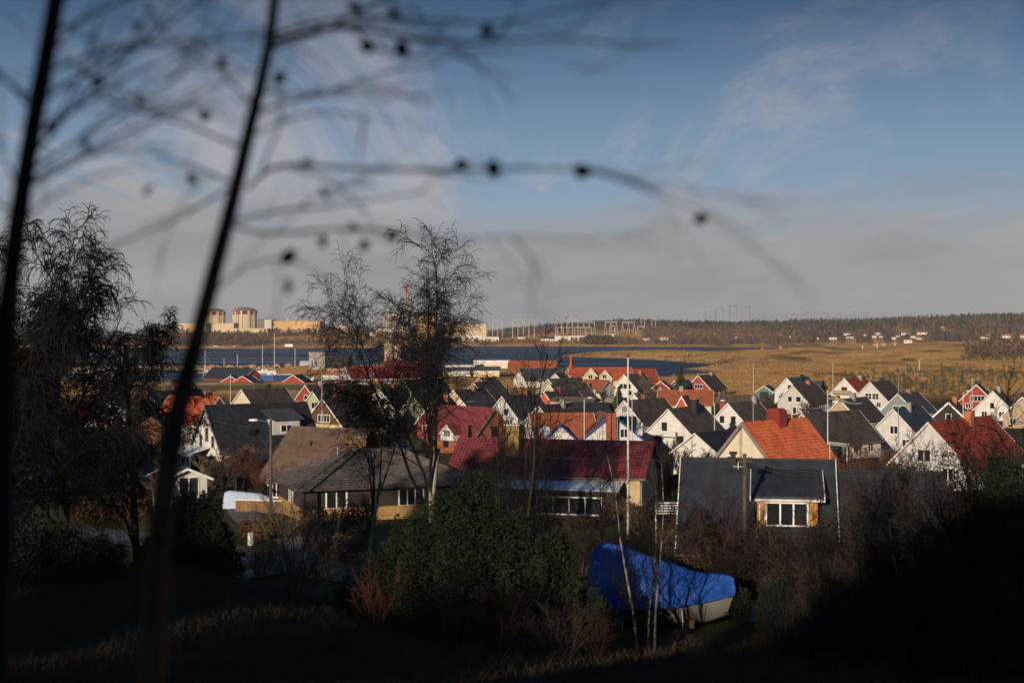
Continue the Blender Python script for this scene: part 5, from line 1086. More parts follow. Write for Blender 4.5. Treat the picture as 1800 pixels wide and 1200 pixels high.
wires('overhead lines across the gardens behind the red pantile roof', [P(880,742,150), P(1180,748,150), P(1500,735,160)], 1.0, .012, name='service_cable')

# the boat under the blue tarpaulin
def boat():
    D = 69.0; x = P(1290,1100,D).x; z = 10.0
    g = ground(P(1160,1100,D).x, D)
    r = empty('covered_boat', (P(1160,1100,D).x, D, g), R(4), 'white boat on land under a crumpled bright blue tarpaulin', 'boat')
    L = 6.25; m = MB(Matrix.Translation((-L/2,0,.05))); hull_mesh(m, L, 2.25, 1.12, 13, .8, .22); m.build('hull', 'hull', r, True)
    # tarpaulin lofted over a ridge: tall cuddy at the stern (left), falling to the bow
    rng = np.random.default_rng(2); n, k = 24, 15; vs = []
    for i in range(n):
        t = i/(n-1); x = -L/2-.25+(L+.75)*t
        top = np.interp(t, [0,.06,.14,.24,.40,.60,.78,.90,.97,1], [3.55,4.0,4.05,3.85,3.42,2.9,2.55,2.45,2.42,2.25])
        low = np.interp(t, [0,.5,1], [1.02,1.06,1.45]); hb = np.interp(t, [0,.08,.35,.7,.92,1], [1.2,1.32,1.38,1.15,.52,.30])
        for j in range(k):
            s = j/(k-1)*2-1; a = abs(s)
            y = np.sign(s)*hb*np.interp(a, [0,.12,.5,.75,1], [0,.06,.66,.96,1.03])
            sh = np.interp(a, [0,.05,.12,.5,.75,1], [1,1,.97,.60,.40,0])
            zz = low+(top-low)*sh
            fold = .045*abs(math.sin(t*23+s*4))*a+.03*math.sin(t*57+s*9)+.05*abs(math.sin(t*9-s*5))*(1-a)-.04+rng.normal(0, .03)
            yy = y*(1+.035*math.sin(t*26+j))+np.sign(s)*(fold if a > .4 else 0)*1.4
            vs.append((x+.02*math.sin(j*1.3), yy, zz+fold*(.7 if a < .95 else .25)))
    f = [(i*k+j, (i+1)*k+j, (i+1)*k+j+1, i*k+j+1) for i in range(n-1) for j in range(k-1)]
    vs = np.array(vs); me = fast_mesh('tarpaulin', vs, f, False); link('tarpaulin', me, 'tarp', r)
    e0 = MB().add([tuple(v) for v in vs[:k]], [tuple(range(k))]).build('tarpaulin_end', 'tarp', r); e1 = MB().add([tuple(v) for v in vs[-k:]], [tuple(range(k-1,-1,-1))]).build('tarpaulin_end', 'tarp', r)
    for t in (.12,.3,.5,.66,.8):
        xx = -L/2+L*t; MB().tube((xx,-1.30+.6*max(0,t-.6),1.2),(xx+.1,-.55,.3),.014,n=4).build('rope', 'rope', r)
    for xx in (-2.2,-.4,1.4): MB().box(xx-.12,xx+.12,-.9,.9,-.2,.42).build('keel_block', 'wood', r)
    for xx in (-2.0,.9):
        for s in (-1, 1): MB().tube((xx,s*1.3,-.1),(xx,s*.95,.95),.05,n=6).build('support_leg', 'steel', r)
boat()

# pale tarpaulin-covered boat in the garden on the left
q = P(440, 828, 120); g = ground(q.x, 120); r = empty('covered_boat', (q.x, 120, g), R(-3), 'pale blue tarpaulin tent over a boat in the left garden', 'boat')
n = 20; vs = []; k = 9
for i in range(n):
    t = i/(n-1); x = -2.15+4.3*t; top = np.interp(t, [0,.08,.7,1], [1.55,1.7,1.45,.95]); hb = .9
    for j in range(k):
        s = j/(k-1)*2-1; vs.append((x, s*hb*1.0, .25+(top-.25)*np.interp(abs(s), [0,.35,.7,1], [1,.93,.55,0])+.02*math.sin(i*2.1+j*1.7)))
me = fast_mesh('tarpaulin', vs, [(i*k+j,(i+1)*k+j,(i+1)*k+j+1,i*k+j+1) for i in range(n-1) for j in range(k-1)], True); link('tarpaulin', me, 'tarp_pale', r)
MB().add([tuple(v) for v in vs[:k]], [tuple(range(k))]).build('tarpaulin_end', 'tarp_pale', r); m = MB(Matrix.Translation((-2.1,0,0))); hull_mesh(m, 4.2, 1.5, .5); m.build('hull', 'hull', r)

# cars
def car(px, D, rz, paint, label, z=None):
    x = (px-900)/FPX*D; r = empty('parked_car', (x, D, ground(x, D) if z is None else z), R(rz), label, 'car', 'parked cars')
    prof = [(-2.1,.35),(-2.15,.75),(-1.95,.95),(-1.2,1.0),(-.75,1.42),(.75,1.45),(1.4,.98),(2.0,.85),(2.15,.6),(2.1,.35)]
    MB().prism([(px_, -.82, z_) for px_, z_ in prof], (0,0,0), (0,1.64,0)).build('body', paint, r)
    MB().prism([(-1.05,-.84,1.02),(-.70,-.84,1.36),(.70,-.84,1.38),(1.2,-.84,1.02)], (0,0,0), (0,1.68,0)).build('side_window', 'glass', r)
    for x_ in (-1.35, 1.35):
        for s in (-1, 1): w = MB().tube((x_,s*.70,.33),(x_,s*.88,.33),.33,n=14).build('wheel', 'rubber', r); MB().tube((x_,s*.86,.33),(x_,s*.90,.33),.19,n=10).build('rim', 'steel', w)
    for s in (-.6, .6): MB().box(2.08,2.17,s-.16,s+.16,.62,.76).build('headlight', 'white', r); MB().box(-2.17,-2.1,s-.15,s+.15,.75,.9).build('tail_light', 'red_paint', r)
for i, (px, D, rz, pt, lab) in enumerate(((597,560,0,'car_red','red car parked below the orange brick building'),(600,566,10,'car_silver','silver car right behind the red one'),(612,560,0,'car_dark','dark car before the long white hall'),(628,562,0,'car_dark','dark estate car beside the white hall wall'),(550,590,80,'car_white','white car on the quay below the grey tower'),(668,545,0,'car_red','red car near the white hall door'),(678,548,0,'car_white','white car right of the red one by the hall'),(455,545,20,'car_dark','dark car before the red boathouse'),(524,246,40,'car_silver','silver car between the villa and the green gable'),(534,238,40,'car_white','white car by the green gabled house'),(530,243,35,'car_dark','blue-black car squeezed between the two pale ones'),(640,540,170,'car_white','white van-like car on the harbour road'),(1230,178,20,'car_dark','dark car behind the low garage'),(1003,238,30,'car_silver','silver car in the middle gardens left of the lamp'),(1150,236,60,'car_red','red car beside the large white gable'),(1338,236,15,'car_white','white car behind the bright orange roof'),(1440,226,30,'car_silver','silver car before the beige gable'),(706,226,20,'car_white','white car under the tall birch'),(600,212,30,'car_dark','dark car right of the brown gable'))): car(px, D, rz, pt, lab)

# satellite dish on a mast by the yellow chimney
q = P(958, 757, 140); r = empty('satellite_dish', (q.x, 140, ground(q.x, 140)), 0, 'pale blue satellite dish above the yellow chimney', 'dish'); h = q.z-ground(q.x, 140)
MB().tube((0,0,-.3),(0,0,h),.05,n=8).build('mast', 'metal_pole', r); m = MB(Matrix.Translation((0,-.1,h)) @ Matrix.Rotation(R(70), 4, 'X')); m.lathe([(.02,0),(.2,.02),(.36,.07),(.48,.13)], 20); m.f.pop(); m.build('reflector', 'tarp_pale', r, True); MB().tube((0,-.2,h),(.15,-.8,h+.1),.02).build('feed_arm', 'steel', r)
# clothes frame and mast by the flag
q = P(1470, 778, 132); r = empty('drying_rack', (q.x, 132, ground(q.x, 132)), 0, 'white metal drying rack beside the pennant flagpole', 'drying rack'); h = q.z-ground(q.x, 132)
MB().tube((-.6,0,-.2),(-.6,0,h),.04).tube((1.0,0,-.2),(1.0,0,h-.2),.04).build('post', 'metal_pole', r); MB().tube((-.8,0,h),(1.2,0,h-.2),.03).tube((-.8,.3,h-.15),(1.2,.3,h-.35),.03).tube((-.8,-.3,h+.1),(1.2,-.3,h-.1),.03).build('rail', 'metal_pole', r)
# white slatted stairs between the two near houses
q = P(1172, 893, 92); r = empty('garden_stairs', (q.x, 92, ground(q.x, 92)), 0, 'white slatted balcony stairs between the two near roofs', 'stairs')
zb = q.z-ground(q.x, 92)
for i in range(5): MB().box(-.75,.85,-.1,.2,zb-.35+i*.17,zb-.29+i*.17).build('slat', 'white', r)
for xx in (-.75,.8): MB().box(xx,xx+.08,.0,.1,-.3,zb+.5).build('post', 'white', r)
m = MB()
r2 = empty('board_fence', (q.x, 90.5, ground(q.x, 90.5)), 0, 'brown upright board fence below the white stairs', 'fence')
for i in range(9): MB().box(-.9+i*.2,-.9+i*.2+.17,0,.03,-.2,1.9+.03*(i % 3)).build('board', 'wood', r2)
MB().box(-.9,.9,.03,.08,.5,.6).box(-.9,.9,.03,.08,1.4,1.5).build('rail', 'wood', r2)
# low fence left of the bungalow
q = P(418, 856, 118); r = empty('garden_fence', (q.x, 118, ground(q.x, 118)), R(-12), 'tan garden fence panels with white top rail beside the bungalow', 'fence')
for i in range(12): MB().box(-.2+i*.36,.14+i*.36,0,.04,-.2,1.0).build('panel', 'wood', r)
MB().box(-.3,4.3,-.04,.08,1.01,1.08).build('top_rail', 'white', r)
q = P(441, 918, 97); tag(MB().lathe([(.22,-.1),(.22,.75),(.18,.85),(.02,.9)], 10, (q.x, 97, ground(q.x, 97))).build('meter_cabinet', 'offwhite'), 'small pale cable cabinet by the lane near the lamp post', 'cabinet')

# white picket fences round the gardens
def picket_fence(px0, px1, D0, D1, label, h=1.0):
    a = P(px0, 0, D0); b = P(px1, 0, D1); d = Vector((b.x-a.x, b.y-a.y, 0)); L_ = d.length; n = min(60, int(L_/.28)); g0 = ground(a.x, a.y)
    r = empty('picket_fence', (a.x, a.y, g0), math.atan2(d.y, d.x), label, 'fence', 'garden fences'); pk = None
    for i in range(n):
        t = i/n; z = ground(a.x+d.x*t, a.y+d.y*t)-g0
        if pk is None: pk = MB().prism([(-.05,0,-.15),(.05,0,-.15),(.05,0,h-.08),(0,0,h),(-.05,0,h-.08)], (0,0,0), (0,.025,0)).mesh('picket'); pk.materials.append(M['offwhite'])
        o = link('picket', pk, None, r); o.location = (L_*t, 0, z)
    for zz in (.25, .75): MB().hexa([(0,.03,zz*h-.04),(L_,.03,zz*h-.04+ground(b.x,b.y)-g0),(L_,.06,zz*h-.04+ground(b.x,b.y)-g0),(0,.06,zz*h-.04),(0,.03,zz*h+.04),(L_,.03,zz*h+.04+ground(b.x,b.y)-g0),(L_,.06,zz*h+.04+ground(b.x,b.y)-g0),(0,.06,zz*h+.04)]).build('rail', 'offwhite', r)
picket_fence(318, 400, 170, 174, 'pale picket fence in front of the villa porch'); picket_fence(1290, 1390, 182, 188, 'pale picket fence behind the bright orange roof'); picket_fence(985, 1060, 240, 236, 'pale picket fence in the middle gardens'); picket_fence(1235, 1300, 205, 200, 'pale picket fence below the bright white gable')
# ------------------------------------------------------------------ woods and gardens
HAZE = 7e-5
def far_wood(name, pts, hmin, hmax, matn, label, seed, conifer=False, tri=22, sz=1.0):
    rng = np.random.default_rng(seed); n = len(pts); pts = np.asarray(pts); h = rng.uniform(hmin, hmax, n); k = tri
    t = rng.random((n, k)); az = rng.uniform(0, 2*math.pi, (n, k))
    if conifer: rad = (1-t)*h[:, None]*.22*(0.4+.6*rng.random((n, k))); z = h[:, None]*(.12+.88*t)
    else: rad = np.sqrt(rng.random((n, k)))*np.sin(np.clip(t*.85+.15, 0, 1)*math.pi)**.6*h[:, None]*.30; z = h[:, None]*(.22+.80*t)
    c = pts[:, None, :]+np.stack([np.cos(az)*rad, np.sin(az)*rad, z], -1)
    s = (h*.13)[:, None, None, None]*sz
    off = rng.normal(0, 1, (n, k, 3, 3))*np.array([.75,.75,1.0]) 
    tris = (c[:, :, None, :]+off*s).reshape(-1, 3)
    # trunks
    b = pts[:, None, :]+np.array([[[-.18,0,0],[.18,0,0],[0,0,1]]])*np.stack([h*.12, h*.12, h*.8], -1)[:, None, :]*np.array([1,1,1])
    v = np.concatenate([tris, b.reshape(-1, 3)]); me = fast_mesh(name, v, np.arange(len(v)).reshape(-1, 3))
    return tag(link(name, me, matn), label, kind='stuff')
def wood_pts(n, pxr, yr, seed):
    rng = np.random.default_rng(seed); D = rng.uniform(*yr, n); px = rng.uniform(*pxr, n); x = (px-900)/FPX*D
    z = ground(x, D); k = z > .8
    for a, w, d in FHPOS: k &= ~((np.abs(px-a) < w*.75+2) & (D < d+6) & (D > d-170))
    return np.stack([x, D, z-.3], 1)[k]
cc = np.concatenate
far_wood('bare_wood', cc([wood_pts(4200, (1130,2050), (1960,2850), 1), wood_pts(1200, (860,1150), (2380,2800), 2), wood_pts(420, (1020,1480), (1940,2060), 3), wood_pts(700, (-250,330), (1850,2300), 4)]), 6, 10.5, 'forest_bare', 'brown leafless wood covering the far ridge', 5)
far_wood('pine_wood', cc([wood_pts(1300, (1350,2100), (2300,2900), 11), wood_pts(500, (-400,900), (2700,3400), 18), wood_pts(900, (880,1350), (2480,2850), 12), wood_pts(150, (1030,1075), (1965,2010), 13), wood_pts(200, (1380,1800), (2000,2250), 14), wood_pts(160, (-250,330), (1900,2300), 17)]), 8, 12.5, 'forest_pine', 'dark pines along the crest of the far ridge', 6, True)
far_wood('shore_scrub', cc([wood_pts(420, (300,470), (1790,1920), 21), wood_pts(330, (420,700), (1800,1900), 22), wood_pts(260, (640,880), (1960,2060), 23), wood_pts(260, (880,1130), (2020,2120), 24)]), 3, 7, 'forest_bare', 'brown scrub along the far shore below the power station', 7)
far_wood('tall_shore_wood', cc([wood_pts(420, (290,455), (1830,2020), 25), wood_pts(120, (455,640), (2030,2120), 26)]), 6, 11, 'forest_bare', 'dark leafless trees on the shore before the reactors', 8)
rngb = np.random.default_rng(77)
far_wood('heath_scrub', cc([wood_pts(240, (1690,1900), (800,950), 31), wood_pts(120, (1560,1760), (440,520), 32), wood_pts(40, (1585,1612), (800,830), 33), wood_pts(160, (1480,1800), (520,640), 34)]), 1.2, 3.4, 'bush_olive', 'olive thorn scrub on the right heath', 9)
far_wood('heath_copse', wood_pts(130, (1700,1900), (880,980), 35), 6, 10, 'forest_bare', 'reddish bare copse on the right heath', 10)
hp = land_points(5200, (1180,1900), (440,1500), 41)
far_wood('heath_tussocks', hp, .35, .95, 'tussock', 'tan grass tussocks roughening the coastal heath', 42, False, 5, 1.6)
hp = land_points(900, (1250,1900), (480,1500), 43); hp = hp[noise2(hp[:,0], hp[:,1], 60) > .25]
far_wood('heather_patches', hp, .5, 1.3, 'twig', 'dark heather patches scattered over the heath', 44, False, 8, 1.5)
# unseen wood added on the hill behind the viewpoint to shade the foreground
rr = np.random.default_rng(9); n = 700; y = rr.uniform(-100, -62, n); x = rr.uniform(-150, 110, n)
far_wood('hill_shade_wood', np.stack([x, y, ground(x, y)-.4], 1), 5.5, 9.5, 'forest_pine', 'unseen spruce wood added on the crest behind the viewpoint for shade', 11, True, 90, .55)

rr = np.random.default_rng(10); n = 60; y = rr.uniform(86, 104, n); x = rr.uniform(-92, -62, n)  # copse added out of view to throw shade on the left houses
far_wood('side_shade_copse', np.stack([x, y, ground(x, y)-.4], 1), 14, 18, 'forest_pine', 'unseen spruce copse added left of the view to shade houses', 12, True, 90, .55)

# garden shrubs and trees among the houses
GG = 'bare garden shrubs between the houses'
def free(x, y, pad=0): return all((x-h[5][0])**2+(y-h[5][1])**2 > (h[5][2]+pad)**2 for h in HOUSES)
rg = random.Random(6); spots = []
while len(spots) < 128:
    D = 1/rg.uniform(1/430, 1/120); px = rg.uniform(200, 1780); x = (px-900)/FPX*D
    if not free(x, D, .4) or any(abs(px-a) < 9 and abs(D-b) < 14 for a, b, _ in spots): continue
    spots.append((px, D, rg.random()))
used = {}
def beside(px, D, what):
    """a place phrase from the nearest house: which one, and on which side of it"""
    x = (px-900)/FPX*D; h = min(HOUSES, key=lambda h: (h[5][0]-x)**2+((h[5][1]-D)*.6)**2)
    hp = h[5][0]/h[5][1]*FPX+900; side = 'before' if D < h[5][1]-5 and abs(px-hp) < 30 else 'behind' if D > h[5][1]+5 and abs(px-hp) < 30 else 'left of' if px < hp else 'right of'
    w = h[0].split(); stop = {'with','behind','beside','below','before','between','above','left','right','seen','half','in','and','by','at','just'}
    cut = [i for i in range(3, min(len(w), 8)+1) if i == len(w) or w[i] in stop]; nm = ' '.join(w[:cut[-1] if cut else 8])
    return f'{what} {side} the {nm}', 'bare garden growth '+side+' the '+nm
PL = []
for px, D, q in spots:
    c = int(q*1000) % 3; bush = q < .58
    lab, grp = beside(px, D, (('brown','reddish','tan')[c]+' bare shrub') if bush else ('small','reddish','tan')[c]+' bare tree')
    if bush: o = plant(('bush_a','bush_b')[int(q*100) % 2], 'garden_shrub', px, D, lab, grp, .8+q*.9, mats=(('twig','twig'),('twig_red','twig_red'),('twig_pale','twig_pale'))[c], cat='shrub')
    else: o = plant(('garden_a','garden_b')[int(q*100) % 2], 'garden_tree', px, D, lab, grp, .75+(q-.6)*1.1, mats=('bark_dark', ('twig','twig_red','twig_pale')[c]))
    PL.append((lab, D, o))
for lab in {p[0] for p in PL}:                       # alike ones beside one house: tell them apart by distance
    grp = sorted((p for p in PL if p[0] == lab), key=lambda p: p[1])
    names = {1: [''], 2: [', nearer one', ', farther one'], 3: [', nearest', ', middle one', ', farthest']}.get(len(grp), [', nearest']+[', '+ORD[i]+' nearest' for i in range(1, len(grp))])
    for p, nm in zip(grp, names): p[2]['label'] = lab+nm
# more twiggy growth close to the nearer houses
for i, (px, D, k, sc_, lab) in enumerate(((1160,150,'garden_b',1.1,'bare tree dappling the large white gable, left'),(1195,156,'garden_a',1.0,'bare tree dappling the large white gable, right'),(1130,140,'bush_a',1.5,'brown bush at the foot of the large white gable'),(1262,150,'bush_b',1.5,'brown bush right of the low white garage'),(1345,160,'garden_a',.8,'small bare tree behind the bright orange ridge'),(1480,120,'bush_a',1.6,'brown bush beside the drying rack'),(1530,124,'garden_b',1.1,'bare tree before the blue roofed house'),(1585,128,'bush_b',1.8,'brown bush before the dark red roof gable'),(1010,150,'garden_b',1.0,'bare tree before the blue verge boards'),(930,150,'garden_a',1.2,'bare tree behind the yellow chimney'),(820,140,'bush_a',1.7,'brown bush before the rust walled house'),(770,150,'garden_b',1.1,'bare tree before the wide-windowed red gable'),(380,150,'bush_b',1.7,'brown bush before the villa porch'),(440,150,'garden_a',.8,'small bare tree before the villa wing'),(300,140,'garden_b',1.1,'bare tree left of the small white garage'),(690,128,'bush_b',1.6,'brown bush right of the tan tile roof'))):
    if k.startswith('garden'): plant(k, 'garden_tree', px, D, lab, None, sc_, mats=('bark_dark', ('twig','twig_red','twig_pale')[i % 3]))
    else: plant(k, 'garden_shrub', px, D, lab, None, sc_, mats=(('twig','twig_pale'),('twig','twig'),('twig_red','twig_red'))[i % 3], cat='shrub')
# individual trees one can pick out
plant('garden_a', 'bare_tree', 1140, 405, 'bare spreading tree by the shore right of the white house', None, 1.7, mats=('bark_dark','twig_pale')); plant('garden_b', 'bare_tree', 1165, 385, 'reddish bare tree before the tiny red cottage', None, 1.6, mats=('bark_dark','twig_red'))
plant('garden_b', 'bare_tree', 1270, 350, 'bare tree right of the red triple-window house', None, 1.5, mats=('bark_dark','twig_pale')); plant('bush_a', 'willow_shrub', 1366, 200, 'tall yellowish willow shrub before the grey boarded house', None, 2.2, mats=('twig_pale','twig_pale'), cat='shrub')
plant('bush_a', 'willow_shrub', 1428, 262, 'big rounded bare shrub right of the grey boarded house', None, 2.6, mats=('twig_pale','twig'), cat='shrub'); plant('garden_a', 'pollard_tree', 1233, 152, 'small pollarded tree before the low white garage', None, .95)
plant('bush_b', 'garden_bush', 455, 168, 'rounded tan bush before the villa gable wing', None, 1.9, mats=('twig_pale','twig_pale'), cat='shrub'); plant('bush_a', 'white_bush', 728, 158, 'pale bush below the red gable with wide window', None, 1.1, mats=('twig_pale','twig_pale'), cat='shrub')
plant('garden_b', 'bare_tree', 770, 420, 'broad brown tree left of the cream warehouse', None, 2.2, mats=('bark_dark','twig_pale')); plant('garden_a', 'bare_tree', 805, 400, 'brown tree right below the cream warehouse', None, 1.9, mats=('bark_dark','twig_pale'))
plant('garden_a', 'bare_tree', 1020, 330, 'reddish brown tree below the orange cross gables', None, 1.2, mats=('bark_dark','twig_red'))
def conifer(px, D, H_, r_, label, n=5000, matn='spruce', size=.32):
    x = (px-900)/FPX*D; t = empty('conifer', (x, D, ground(x, D)), 0, label, 'tree'); MB().tube((0,0,-.3),(0,0,H_*.9),r_*.07,.03,n=7).build('trunk', 'bark_dark', t)
    link('crown', leafy_mesh('crown', n, cone_crown(H_, r_), size, int(px)), matn, t)
conifer(1197, 430, 10.0, 3.0, 'single dark spruce by the shore left of the red gable', 5200, size=.55); conifer(1088, 330, 7.2, 2.9, 'broad green conifer in front of the white three-window house', 3600, size=.45); conifer(1038, 370, 6.5, 2.4, 'green conifer below the orange cross gables', 3000, size=.45)
conifer(826, 128, 7.0, .75, 'slender columnar conifer before the red roofed house', 2600, 'juniper', .28); conifer(869, 96, 6.0, .8, 'slim dark columnar juniper left of the pantile roof', 2600, 'juniper', .25)
# hedges
def hedge(px0, px1, D0, D1, h, w, label, matn='hedge_brown', n=9000, size=.22):
    a = P(px0, 0, D0); b = P(px1, 0, D1); c = Vector(((a.x+b.x)/2, (a.y+b.y)/2, 0)); d = Vector((b.x-a.x, b.y-a.y, 0)); L_ = d.length
    rngh = np.random.default_rng(int(px0)); t = rngh.uniform(-.5, .5, n); s = rngh.uniform(-.5, .5, n); z = rngh.random(n)**.7*h*(1+.10*np.sin(t*31))
    ux, uy = d.x/L_, d.y/L_; x = c.x+ux*t*L_-uy*s*w; y = c.y+uy*t*L_+ux*s*w; gz = ground(x, y)
    p = np.stack([x, y, gz+z], 1); dr = np.stack([-uy*np.sign(s)*.6, ux*np.sign(s)*.6, .4+0*s], 1)+rngh.normal(0, .5, (n, 3)); dr /= np.linalg.norm(dr, axis=1)[:, None]
    me = leafy_mesh('hedge', n, lambda r_, n_: (p, dr), size, 3, .3)
    tag(link('hedge', me, matn), label, 'hedge')
hedge(120, 262, 112, 110, 1.5, 1.3, 'long rust brown clipped hedge along the lane on the left'); hedge(425, 482, 101, 100, 1.1, 1.0, 'low tan hedge behind the lamp post', n=4000)
hedge(1170, 1300, 152, 150, 1.4, 1.2, 'dark brown hedge before the low white garage', n=5000); hedge(1290, 1420, 215, 220, 1.6, 1.4, 'brown hedge behind the bright orange roof', n=5000, size=.3); hedge(980, 1080, 260, 262, 1.8, 1.5, 'brown hedge in the middle gardens', n=5000, size=.3)
hedge(1270, 1420, 312, 318, 1.6, 1.5, 'rusty hedge left of the grey boarded house', 'leaf_rust', 5000, .35); hedge(1020, 1170, 118, 104, 1.3, 1.2, 'bare brown hedge at the pantile house gable', n=5000)

# ------------------------------------------------------------------ mid-ground trees and bushes
plant('birch_big', 'birch', 762, 86, 'tall bare birch with fanning branches against the sky', None, 1.25, rz=5.54); plant('birch_mid', 'birch', 648, 90, 'smaller bare birch left of the tall one', None, 1.05, rz=2.1)
WG = None
plant('weep_a', 'weeping_birch', 20, 58, 'dense dark weeping birch at the left edge', None, .92, rz=.3); plant('weep_b', 'weeping_birch', 248, 70, 'weeping birch with hanging twigs left of the slanting trunk', None, .97, rz=1.9); plant('weep_a', 'weeping_birch', 118, 63, 'dark weeping birch between the other two on the left', None, 1.0, rz=2.6)
plant('weep_b', 'weeping_birch', -40, 66, 'weeping birch reaching in from outside the left edge', None, 1.1, rz=5.2)
plant('thicket_b', 'bare_thicket', 90, 64, 'low dark thicket under the left birches', None, .55, mats=('bark_dark','twig_black'), cat='shrub'); plant('thicket_a', 'bare_thicket', 200, 70, 'bare thicket at the foot of the left birches', None, .5, mats=('bark_dark','twig_black'), cat='shrub')
plant('sapling_a', 'sapling', 916, 72, 'slim bare sapling before the left end of the pantile roof', None, 1.75, rz=.5, mats=('bark_dark','twig_black')); plant('sapling_c', 'sapling', 950, 76, 'forked bare sapling beside the yellow chimney', None, 1.3, rz=1.2, mats=('bark_dark','twig_black')); plant('sapling_b', 'sapling', 880, 80, 'thin leaning sapling by the columnar juniper', None, 1.45, rz=2.2, mats=('bark_dark','twig_black'))
plant('sapling_a', 'young_birch', 1121, 62, 'young white birch crossing the middle of the blue tarpaulin', None, 1.15, rz=3.0, mats=('bark_young','twig_black')); plant('sapling_b', 'young_birch', 1138, 62.5, 'thinner birch between the two white ones by the boat', None, 1.1, rz=.1, mats=('bark_young','twig_black')); plant('sapling_b', 'young_birch', 1150, 61.5, 'young white birch leaning right over the boat', None, 1.25, rz=5.9, mats=('bark_young','twig_black'))
plant('shrub_a', 'twiggy_shrub', 520, 74, 'tall tan twiggy shrub beside the lane', None, 1.5, mats=('twig_pale','twig_pale'), cat='shrub'); plant('shrub_b', 'twiggy_shrub', 565, 82, 'brown twiggy shrub below the bungalow', None, 1.5, mats=('twig','twig_pale'), cat='shrub'); plant('shrub_b', 'twiggy_shrub', 490, 100, 'pale bare bush at the bungalow corner', None, 1.3, mats=('twig_pale','twig_pale'), cat='shrub'); plant('shrub_a', 'twiggy_shrub', 608, 88, 'reddish twiggy shrub before the yellow brick wall', None, 1.2, mats=('twig_red','twig_red'), cat='shrub')
for i, (px, D, k, sc_, lab) in enumerate(((545,96,'bush_a',1.1,'tan twiggy bush hiding the yellow brick base, left'),(585,98,'bush_b',1.2,'brown twiggy bush hiding the yellow brick base, middle'),(640,97,'bush_a',1.2,'reddish bush hiding the yellow brick base, right'),(460,84,'shrub_b',1.2,'low bramble beside the lane bend'),(1010,104,'bush_b',.6,'dense brown bush left under the veranda windows'),(1060,106,'bush_a',.55,'dense brown bush right under the veranda windows'),(1130,100,'bush_b',1.3,'brown bush by the tall flagpole foot'),(1225,80,'bush_a',1.55,'brown bush under the felt roof eave, left'),(1290,79,'bush_b',1.6,'brown bush under the felt roof eave, middle'),(1340,78,'bush_a',1.35,'brown bush under the ochre dormer'),(1400,78,'bush_b',1.7,'brown bush under the felt roof eave, right'),(1260,78,'shrub_a',1.7,'fine twigged shrub under the felt roof'))):
    plant(k, 'twiggy_shrub', px, D, lab, None, sc_, mats=(('twig','twig_pale'),('twig','twig'),('twig_red','twig_red'))[i % 3], cat='shrub')
plant('sapling_b', 'sapling', 902, 82, 'thin bare sapling behind the slim one left of the chimney', None, 1.5, rz=4.2, mats=('bark_dark','twig_black')); plant('sapling_a', 'sapling', 985, 84, 'bare sapling right of the yellow chimney', None, 1.2, rz=2.9, mats=('bark_dark','twig_black')); plant('sapling_c', 'sapling', 1065, 90, 'thin forked sapling before the veranda', None, .8, rz=.4, mats=('bark_dark','twig_black')); plant('sapling_b', 'sapling', 1205, 84, 'thin bare sapling at the white verge of the felt roof', None, .95, rz=1.4, mats=('bark_dark','twig_black'))
TG = 'leafless thicket'
for i, (px, D, k, s, lab) in enumerate(((1190,80,'shrub_b',1.6,'low grey-brown shrub behind the tarpaulin, left'),(1245,82,'shrub_a',1.35,'tangled shrub below the dark felt roof'),(1275,74,'shrub_b',1.7,'brown shrub just right of the boat bow'),(1345,76,'shrub_a',1.35,'shrub below the ochre dormer'),(1405,74,'shrub_b',1.9,'reddish bramble mass right of the dormer'),(1080,84,'shrub_b',1.4,'dark shrub below the four-pane window'),(1020,86,'shrub_a',1.2,'brown shrub left below the four-pane window'),(1150,92,'round_b',.9,'bare crooked tree at the pantile gable'))):
    if k.startswith('round'): plant(k, 'crooked_tree', px, D, lab, None, s)
    else: plant(k, 'thicket_shrub', px, D, lab, None, s, mats=(('twig','twig'),('twig_red','twig'))[i % 2], cat='shrub')
for i, (px, D, k, s, lab) in enumerate(((1465,62,'thicket_a',.85,'leafless thicket right of the ochre dormer'),(1530,58,'thicket_b',1.05,'many stemmed bare thicket before the blue roof'),(1585,60,'thicket_a',1.0,'bare thicket before the white walled houses'),(1640,56,'thicket_b',1.15,'dense bare thicket before the dark red roof'),(1690,52,'thicket_a',1.05,'tall dark thicket left of the ivy mass'),(1760,50,'thicket_b',1.35,'tallest thicket at the right edge'),(1815,50,'thicket_a',1.2,'thicket cut off by the right edge'),(1430,56,'thicket_b',.62,'low thicket right of the boat'),(1600,46,'thicket_a',.75,'black foreground thicket at lower right'),(1500,50,'thicket_b',.7,'dark thicket low in the right corner'),(1720,44,'thicket_b',.9,'black thicket in the lower right corner'),(1490,66,'thicket_b',.9,'bare thicket against the dark annexe roof'),(1550,68,'thicket_a',.95,'bare thicket behind the first right one'),(1610,66,'thicket_b',1.0,'bare thicket before the white gable with dark red roof'),(1665,62,'thicket_a',1.0,'bare thicket overlapping the dark red roof'),(1380,60,'thicket_a',.5,'low bare thicket below the dormer'))):
    plant(k, 'bare_thicket', px, D, lab, None, s, mats=('bark_dark', ('twig_black','twig','twig_black')[i % 3]), cat='shrub')
def ivy(px, D, lobes, label, n, matn='ivy', size=.22, name='ivy_bush'):
    x = (px-900)/FPX*D; t = empty(name, (x, D, ground(x, D)), 0, label, 'bush'); MB().tube((0,0,-.4),(.1,0,lobes[0][2]),.12,.06,n=7).build('stem', 'bark_dark', t)
    link('crown', leafy_mesh('crown', n, blob_crown(lobes), size, int(px)), matn, t)
